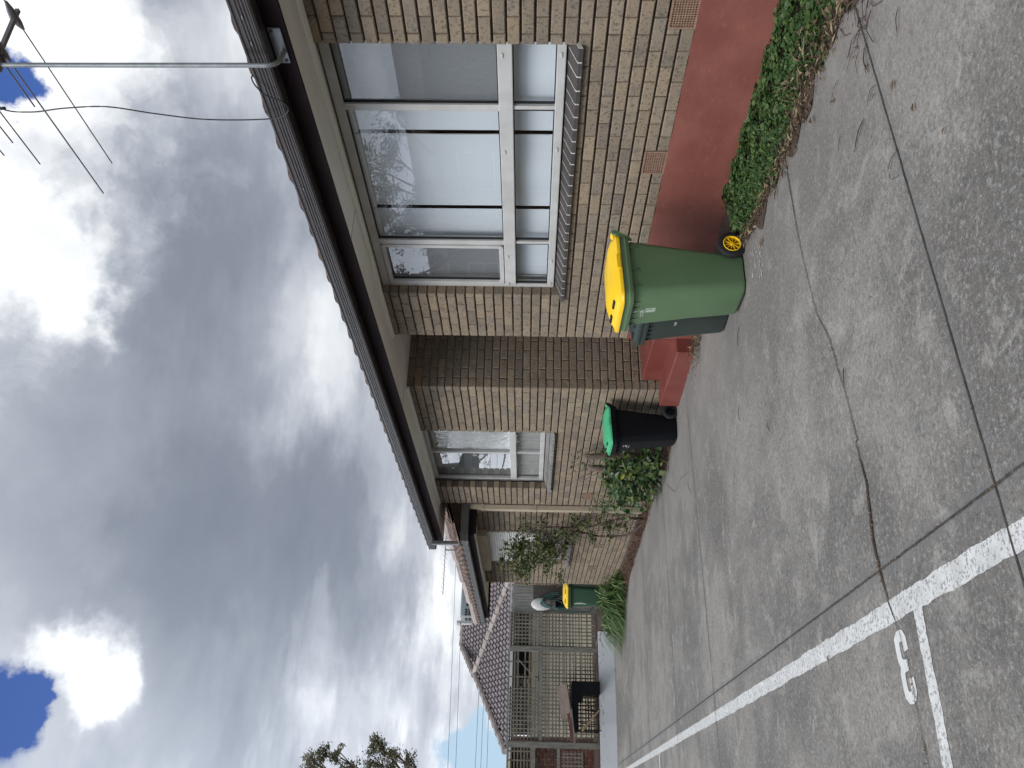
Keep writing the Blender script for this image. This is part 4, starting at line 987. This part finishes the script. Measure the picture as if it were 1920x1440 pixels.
# mulch bed along the walls further on
mb=MB(); BE=[(8.9,3.80),(9.216,3.73),(10.5,3.86),(12.7,3.86),(14.9,3.88),(16.3,3.74),(17.2,3.5),(17.7,3.3)]
def bedX(y):
    for (a,b),(c,d) in zip(BE[:-1],BE[1:]):
        if a<=y<=c: return b+(d-b)*(y-a)/(c-a)
    return BE[0][1] if y<BE[0][0] else BE[-1][1]
A=[];A2=[];B2=[]
for i in range(161):
    y=8.85+8.8*i/160; e=bedX(y)+U(-.015,.015)+.03*math.sin(y*5); A.append((e,y,gz(e,y)+.008)); A2.append((e+.10,y,gz(e,y)+.04+.02*R())); B2.append((4.095,y,gz(e,y)+.07+.09*max(0,min(1,(y-12)/4))))
mb.loft([A,A2,B2],0,False,False); struct(mb.build('garden_bed',SOIL))
mb=MB()
for i in range(3600):
    y=U(8.85,17.6); e=bedX(y); t=R(); x=e-.05+(4.1-e)*t+(-abs(random.gauss(0,.05)) if R()<.25 else 0)
    z=gz(x,y)+.012+(.05+.08*max(0,min(1,(y-12)/4)))*max(0,t-.1)+U(0,.015); L=U(.015,.05)
    mb.leaf((x,y,z),(U(-1,1),U(-1,1),U(-.2,.4)),(U(-.5,.5),U(-.5,.5),1),L,L*U(.25,.6),.2)
tag(mb.build('mulch',MULCH,fix=False),'red brown bark mulch in the narrow bed below the far brick walls','mulch',kind='stuff')
# leafy shrub by the black bin
Sh=thing('leafy_shrub','broad leaved glossy shrub with cut grey stems beside the black bin','shrub',(3.86,9.8,-.37))
mb=MB()
for a,b,r in(((3.92,9.75,-.40),(3.90,9.62,.62),.040),((3.90,9.85,-.40),(3.86,9.88,.56),.048),((3.94,10.0,-.40),(3.95,10.2,.30),.03),((3.9,9.9,-.4),(3.8,9.5,.2),.025),((3.88,10.1,-.4),(3.78,10.6,.05),.022)):
    a,b=Vector(a),Vector(b); m=(a+b)/2+Vector((U(-.05,.05),U(-.06,.06),0)); mb.tube(smoothpts([a,m,b],5),[r*1.1-.25*r*i/10 for i in range(11)],8)
for i in range(16):
    a=Vector((U(3.84,3.96),U(9.5,10.1),U(.2,.55))); b=a+Vector((U(-.12,.08),U(-.15,.3),U(.12,.34))); mb.tube([a,(a+b)/2+Vector((U(-.03,.03),U(-.03,.03),0)),b],[.006,.005,.002],5)
mb.build('stem',BARK,Sh,smooth=True)
mb=MB()
for i in range(900):
    u=R(); y=random.gauss(9.95,.42); x=U(3.62,4.04); 
    if y<8.95 or y>11.2: continue
    zt=.34*math.exp(-((y-9.75)/.55)**2)+.12*math.exp(-((y-10.7)/.4)**2)+.02; z=gz(x,y)+.04+(zt-gz(x,y))*R()**.7
    x-=.10*(1-abs((z-.0)/.5)) if z<.3 else 0
    L=U(.07,.135); mb.leaf((x,y,z),Vector((U(-1,.3),U(-1,1),U(-.6,.4))),(U(-1,0),U(-.6,.4),U(.2,1)),L,L*U(.5,.68),.18)
for i in range(90):
    y=U(9.45,10.1); x=U(3.82,3.98); z=U(.35,.80); L=U(.03,.06); mb.leaf((x,y,z),rdir(),(U(-1,1),U(-1,1),1),L,L*.5,.2)
for i in range(70):
    y=random.gauss(11.45,.18); x=U(3.85,4.02); z=U(-.05,.42); L=U(.06,.10); mb.leaf((x,y,z),Vector((U(-1,.2),U(-1,1),U(-.8,.3))),(U(-1,0),U(-.5,.5),1),L,L*.6,.2)
mb.build('foliage',SHRUB,Sh,fix=False)
YLF=leafmat('yellowing_leaf',(.45,.42,.05),(.50,.48,.10),(.4,.45,.08))
for i in range(5): mb=MB(); mb.leaf((3.68+U(-.05,.1),9.65+U(-.2,.3),.05+U(-.1,.15)),(U(-1,0),U(-1,1),U(-.3,.3)),(-1,-.3,.6),.09,.055,.2); mb.build('yellow_leaf',YLF,Sh,fix=False)
# straggly climber in front of the shuttered window
Vn=thing('climbing_shrub','straggly twisted climber growing in front of the shuttered window','climber',(3.95,12.4,-.45))
mb=MB()
def limb(P,r0,r1):
    q=smoothpts(P,6); mb.tube(q,[r0+(r1-r0)*i/(len(q)-1) for i in range(len(q))],7)
limb([(3.92,12.15,-.45),(3.90,12.05,-.15),(3.93,12.35,.12),(3.9,12.55,.42),(3.88,12.5,.95),(3.9,12.7,1.25),(3.92,13.2,1.5)],.024,.007)
limb([(3.92,12.3,-.45),(3.86,12.75,-.25),(3.9,13.0,.15),(3.92,12.9,.5),(3.9,13.35,.85),(3.88,13.9,1.2),(3.9,14.3,1.5)],.022,.007)
limb([(3.9,12.55,.42),(3.86,13.0,.62),(3.88,13.6,.75),(3.9,14.4,.95)],.016,.007)
limb([(3.88,12.5,.95),(3.85,12.3,1.15),(3.88,12.35,1.4)],.010,.004); limb([(3.9,13.35,.85),(3.86,14.2,1.0),(3.84,15.0,1.15)],.012,.004)
for i in range(60):
    a=Vector((3.9+U(-.04,.04),U(12.3,14.7),U(.3,1.6))); b=a+Vector((U(-.15,.1),U(-.45,.45),U(-.15,.3))); mb.tube([a,(a+b)/2+Vector((0,U(-.05,.05),U(-.03,.06))),b],[.006,.004,.002],4)
for i in range(40):
    a=Vector((3.92+U(-.05,.05),U(11.9,12.9),U(-.35,.3))); b=a+Vector((U(-.2,.1),U(-.35,.35),U(-.1,.3))); mb.tube([a,b],[.005,.002],4)
mb.build('stem',TWIG,Vn,smooth=True)
mb=MB(); cl=[]
for i in range(75):
    y=min(15.4,max(12.5,random.gauss(13.9,.62))); z=min(1.75,max(.62,random.gauss(1.17,.30))); cl.append((3.88+U(-.16,.08),y,z,U(.07,.19)))
for i in range(26): cl.append((3.9+U(-.1,.08),U(12.05,13.2),U(-.2,.9),U(.05,.13)))
for x,y,z,r in cl:
    for k in range(int(310*r)):
        d=rdir(1); p=Vector((x,y,z))+d*r*R()**.5; L=U(.04,.08); mb.leaf(p,rdir(.8),(U(-1,0),U(-1,1),U(0,1)),L,L*.55,.2)
mb.build('foliage',VINE,Vn,fix=False)
# strap leaved clumps
def lily(x,y,z,n,L0,sp,label):
    mb=MB()
    for i in range(n):
        a=U(0,6.283); rr0=sp*R(); px,py=x+rr0*math.cos(a)*.6,y+rr0*math.sin(a); L=L0*U(.6,1.15); w=U(.008,.017); a+=U(-.5,.5); lift=U(.45,1.7); pr=[]; m=6
        for k in range(m+1):
            t=k/m; hh=L*(lift*t-(.5+.65*lift)*t*t*U(.95,1.0)); rr=L*(.25*t+.62*t*t*(.6+.5/lift)); pr.append((Vector((px+rr*math.cos(a),py+rr*math.sin(a),max(z+hh,gz(px,py)+.02))),w*(1-t**3)))
        A=[];B_=[]
        o=Vector((-math.sin(a),math.cos(a),0))
        for p,ww in pr: A.append(p+o*ww); B_.append(p-o*ww)
        mb.loft([A,B_],0,False,False)
    return tag(mb.build('strap_leaf_plant',LILY,fix=False),label,'plant','strap leaved clumps at the end of the bed')
lily(3.80,17.0,-.55,330,.92,.34,'large arching strap leaved clump before the far yellow lidded bin')
lily(3.62,17.5,-.62,210,.78,.24,'bright strap leaved clump spilling toward the pale blue retaining wall')
lily(3.55,18.3,-.66,330,.80,.25,'strap leaved clump at the very end of the retaining wall')
lily(3.90,16.1,-.52,110,.50,.25,'thin dark strap leaved clump at the corner of the lower brick house')
# ------------------------------------------------------------------ trees
def tree(name,label,base,h,r,clumps,leafn,LL,mat,kindcat='tree'):
    bx,by,bz=base; root=thing(name,label,kindcat,base)
    mb=MB(); top=Vector((bx,by,bz+h*.55)); q=smoothpts([(bx,by,bz),(bx+.1,by,bz+h*.3),top],6); mb.tube(q,[r*(1.15-.5*i/(len(q)-1)) for i in range(len(q))],10)
    for c in clumps:
        e=Vector(c[:3]); a=top+Vector((0,0,-h*.12*R())); m=(a+e)/2+Vector((U(-.2,.2),U(-.2,.2),U(-.3,.1))); q=smoothpts([a,m,e],5); mb.tube(q,[r*.42-(r*.36)*i/(len(q)-1) for i in range(len(q))],6)
        for k in range(5):
            f=e+rdir(1)*c[3]*U(.5,1.0); mb.tube([e+(m-e)*.2,(e+f)/2+rdir()*.05,f],[r*.09,r*.06,r*.03],4)
    mb.build('trunk',BARK,root,smooth=True)
    mb=MB()
    for x,y,z,rr in clumps:
        subs=[]
        for k in range(14): subs.append((Vector((x,y,z))+rdir(1.2)*rr*U(.3,1.0),rr*U(.15,.38)))
        for k in range(leafn):
            c,s=random.choice(subs); p=c+Vector((random.gauss(0,.5),random.gauss(0,.5),random.gauss(0,.5)))*s
            L=LL*U(.5,1.1); mb.leaf(p,rdir(.8)-Vector((0,0,.3)),(U(-1,1),U(-1,1),U(-.2,1)),L,L*.36,.15)
    mb.build('crown',mat,root,fix=False); return root
tree('gum_tree','sparse olive leaved gum tree entering at the sky edge above the plum roof',(-1.2,30,-.45),8.2,.22,
     [(1.05,30,8.15,.55),(.75,30.2,8.5,.5),(1.45,29.9,7.9,.33),(.5,30,7.6,.6),(1.25,30,6.2,.5),(1.75,29.9,6.2,.33),(1.0,30.1,5.7,.6),(1.35,29.8,5.45,.42),(.4,30,6.4,.8),(-.8,30,7.3,1.0),(-2,30,7.5,1.1),(-2.4,30.5,6.2,1.1),(-.5,30,8.8,.8),(1.15,30.2,8.35,.4),(1.3,29.8,7.4,.35),(1.55,30,5.95,.4),(1.2,30.1,5.0,.4),(.9,30,6.9,.5)],560,.115,GUM)
# what the windows mirror: flats across the drive and the tree beside them
OP=thing('brick_flats','brown brick flats across the drive mirrored in the window glass','flats',(-12,20,-.8))
mb=MB(); mb.box(-16,-10,-6,34,-2,4.2); mb.build('wall',simple('brown_brick_far',(.20,.12,.08),(.26,.17,.12),30,.9,.2),OP)
mb=MB(); mb.prism([(-16.6,4.2),(-9.4,4.2),(-9.4,4.42),(-12.8,5.9),(-16.6,4.42)],'y',-6.6,34.6); mb.build('roof',TILE,OP)
for y in(2,8,14,20,26):
    for z in(.4,2.6):
        mb=MB(); mb.box(-10.03,-9.97,y,y+1.8,z,z+1.2); f=mb.build('window',ALU,OP); mb=MB(); mb.box(-9.968,-9.962,y+.06,y+1.74,z+.06,z+1.14); mb.build('pane',DARK,f)
tree('street_tree','tall tree further along across the drive mirrored in the second window',(-8.5,38,-1.5),8,.2,
     [(-8.5+U(-2,2),38+U(-5,5),4.6+U(-2.4,2.2),U(.7,1.2)) for i in range(18)],420,.16,GUMD)
tree('street_tree','leafy tree across the drive mirrored in the near window glass',(-8.0,21.0,-.9),6.4,.2,
     [(-8+U(-1.5,1.5),20+U(-3.2,5.6),4.7+U(-1.3,1.5),U(.6,1.0)) for i in range(16)],900,.13,GUMD)

# ------------------------------------------------------------------ sky and light
w=bpy.data.worlds.new('World'); sc.world=w; w.use_nodes=True; w.node_tree.nodes.clear(); t=NT(w.node_tree)
out=t.new('ShaderNodeOutputWorld'); tc=t.new('ShaderNodeTexCoord').outputs['Generated']
SUN=pdir(-260,260)             # bright part of the cloud deck, high over the roof
az=math.atan2(SUN.x,SUN.y); el=math.asin(SUN.z)
sky=t.new('ShaderNodeTexSky'); sky.sky_type='NISHITA'; sky.sun_disc=False; sky.sun_elevation=D2R(46); sky.sun_rotation=D2R(-112); sky.ozone_density=2.0
hs=t.new('ShaderNodeHueSaturation'); t.l.new(sky.outputs[0],hs.inputs['Color']); hs.inputs['Saturation'].default_value=1.35; bl=t.mix(1.0,hs.outputs[0],(1.75,1.0,1.22),'MULTIPLY')
sp=t.new('ShaderNodeSeparateXYZ'); t.put(sp.inputs[0],tc)
bs=t.new('ShaderNodeBackground'); t.put(bs.inputs[0],t.mix(t.smooth(sp.outputs[2],.34,.14),bl,(4.3,5.9,7.4))); bs.inputs[1].default_value=.078
den=t.math('ADD',t.math('MAXIMUM',sp.outputs[2],0.0),.16)
cb=t.new('ShaderNodeCombineXYZ'); t.put(cb.inputs[0],t.math('DIVIDE',sp.outputs[0],den)); t.put(cb.inputs[1],t.math('DIVIDE',sp.outputs[1],den)); cb.inputs[2].default_value=0
pp=cb.outputs[0]
wn=t.noise(pp,1.7,5,.6,0,'Color'); wv=t.vmath('SCALE',t.vmath('SUBTRACT',wn,(.5,.5,.5)),.20)
wn2=t.noise(tc,14,5,.62,0,'Color'); wv2=t.vmath('SCALE',t.vmath('SUBTRACT',wn2,(.5,.5,.5)),.085)
dd=t.vmath('NORMALIZE',t.vmath('ADD',t.vmath('ADD',tc,wv),wv2))
dh=t.vmath('NORMALIZE',t.vmath('ADD',tc,wv2))
def blobs(lst,vec):
    acc=0.0
    for px,py,r,a in lst:
        b=pdir(px,py); rr=(r/FPX)**2
        dt=t.vmath('DOT_PRODUCT',vec,tuple(b)); e=t.math('MULTIPLY',t.math('SUBTRACT',dt,1.0),2/rr)
        g=t.math('MULTIPLY',t.math('POWER',2.71828,e),a); acc=g if acc==0.0 else t.math('ADD',acc,g)
    return acc
BRT=[(50,45,150,.95),(15,130,80,.6),(70,460,75,.75),(150,588,62,.62),(20,560,60,.3),(170,1262,72,.62),(225,1290,44,.3),(120,1225,36,.25),(205,1345,45,.35),(60,1190,60,.15),(-350,200,420,.8)]
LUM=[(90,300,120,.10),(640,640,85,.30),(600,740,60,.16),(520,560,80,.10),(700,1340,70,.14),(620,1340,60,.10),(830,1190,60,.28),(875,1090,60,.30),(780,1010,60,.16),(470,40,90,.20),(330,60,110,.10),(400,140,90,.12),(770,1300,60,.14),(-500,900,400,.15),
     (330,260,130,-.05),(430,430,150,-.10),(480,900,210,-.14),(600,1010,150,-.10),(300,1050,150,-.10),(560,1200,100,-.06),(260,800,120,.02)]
HOL=[(40,160,44,1.0),(5,185,40,.7),(18,1328,40,.95),(62,1298,25,.8),(30,1375,22,.45),(842,1392,34,.62),(892,1405,48,.65),(935,1440,60,.8),(905,1330,26,.5),(-420,700,170,.9),(-200,1700,260,.9),(900,1900,200,.7)]
n1=t.noise(pp,1.15,6,.55,.3); n2=t.noise(t.vmath('ADD',pp,(4,2,1)),3.4,5,.6,.2)
val=t.math('ADD',.43,t.math('MULTIPLY',t.math('SUBTRACT',n1,.5),.62)); val=t.math('ADD',val,t.math('MULTIPLY',t.math('SUBTRACT',n2,.5),.24))
val=t.math('ADD',val,t.math('MULTIPLY',t.smooth(n1,.49,.55),.07))
n3=t.noise(t.vmath('ADD',dh,(3,1,2)),9,6,.6)
br=t.smooth(t.math('ADD',blobs(BRT,dd),t.math('MULTIPLY',t.math('SUBTRACT',n3,.5),.95)),.16,.86)
val=t.math('ADD',val,t.math('MULTIPLY',br,t.math('ADD',.30,t.math('MULTIPLY',n3,.45))))
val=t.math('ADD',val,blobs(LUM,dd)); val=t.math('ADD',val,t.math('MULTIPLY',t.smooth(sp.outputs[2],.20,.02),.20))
cc=t.ramp(val,[(0,(.125,.145,.185)),(.28,(.185,.208,.255)),(.45,(.275,.302,.352)),(.6,(.385,.41,.455)),(.76,(.54,.565,.60)),(.92,(.70,.72,.745)),(1,(.86,.865,.87))])
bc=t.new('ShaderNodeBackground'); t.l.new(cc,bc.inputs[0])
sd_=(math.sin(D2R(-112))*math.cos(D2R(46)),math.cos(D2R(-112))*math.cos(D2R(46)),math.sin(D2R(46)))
g_=t.math('POWER',2.71828,t.math('MULTIPLY',t.math('SUBTRACT',t.vmath('DOT_PRODUCT',tc,sd_),1.0),2/.62**2)); l_=t.math('POWER',2.71828,t.math('MULTIPLY',t.math('SUBTRACT',t.vmath('DOT_PRODUCT',tc,tuple(Vector((-.55,.80,.20)).normalized())),1.0),2/.45**2)); t.put(bc.inputs[1],t.math('ADD',t.math('ADD',.92,t.math('MULTIPLY',g_,4.2)),t.math('MULTIPLY',l_,2.4)))  # two unseen sky glows, added to brighten the walls and window reflections
hol=t.math('ADD',blobs(HOL,dh),t.math('MULTIPLY',t.math('SUBTRACT',n2,.5),.9)); hm=t.smooth(hol,.30,.74)
low=t.smooth(sp.outputs[2],.0,-.06)
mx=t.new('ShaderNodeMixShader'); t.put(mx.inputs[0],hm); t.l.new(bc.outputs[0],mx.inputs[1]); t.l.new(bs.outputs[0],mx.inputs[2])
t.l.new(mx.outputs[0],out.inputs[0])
sd=bpy.data.lights.new('sun','SUN'); sd.energy=1.5; sd.angle=D2R(28); sd.color=(1,.965,.91); so_=bpy.data.objects.new('sun',sd); COL.objects.link(so_)
sv=Vector((math.sin(D2R(-112))*math.cos(D2R(46)),math.cos(D2R(-112))*math.cos(D2R(46)),math.sin(D2R(46))))
so_.rotation_euler=sv.to_track_quat('Z','Y').to_euler(); so_.location=(-5,0,10)
sc.view_settings.view_transform='Standard'; sc.view_settings.look='None'; sc.view_settings.exposure=.58; sc.view_settings.gamma=1
sc.cycles.max_bounces=8; sc.cycles.transparent_max_bounces=12; sc.cycles.caustics_reflective=False; sc.cycles.caustics_refractive=False
try: sc.cycles.use_denoising=True
except Exception: pass
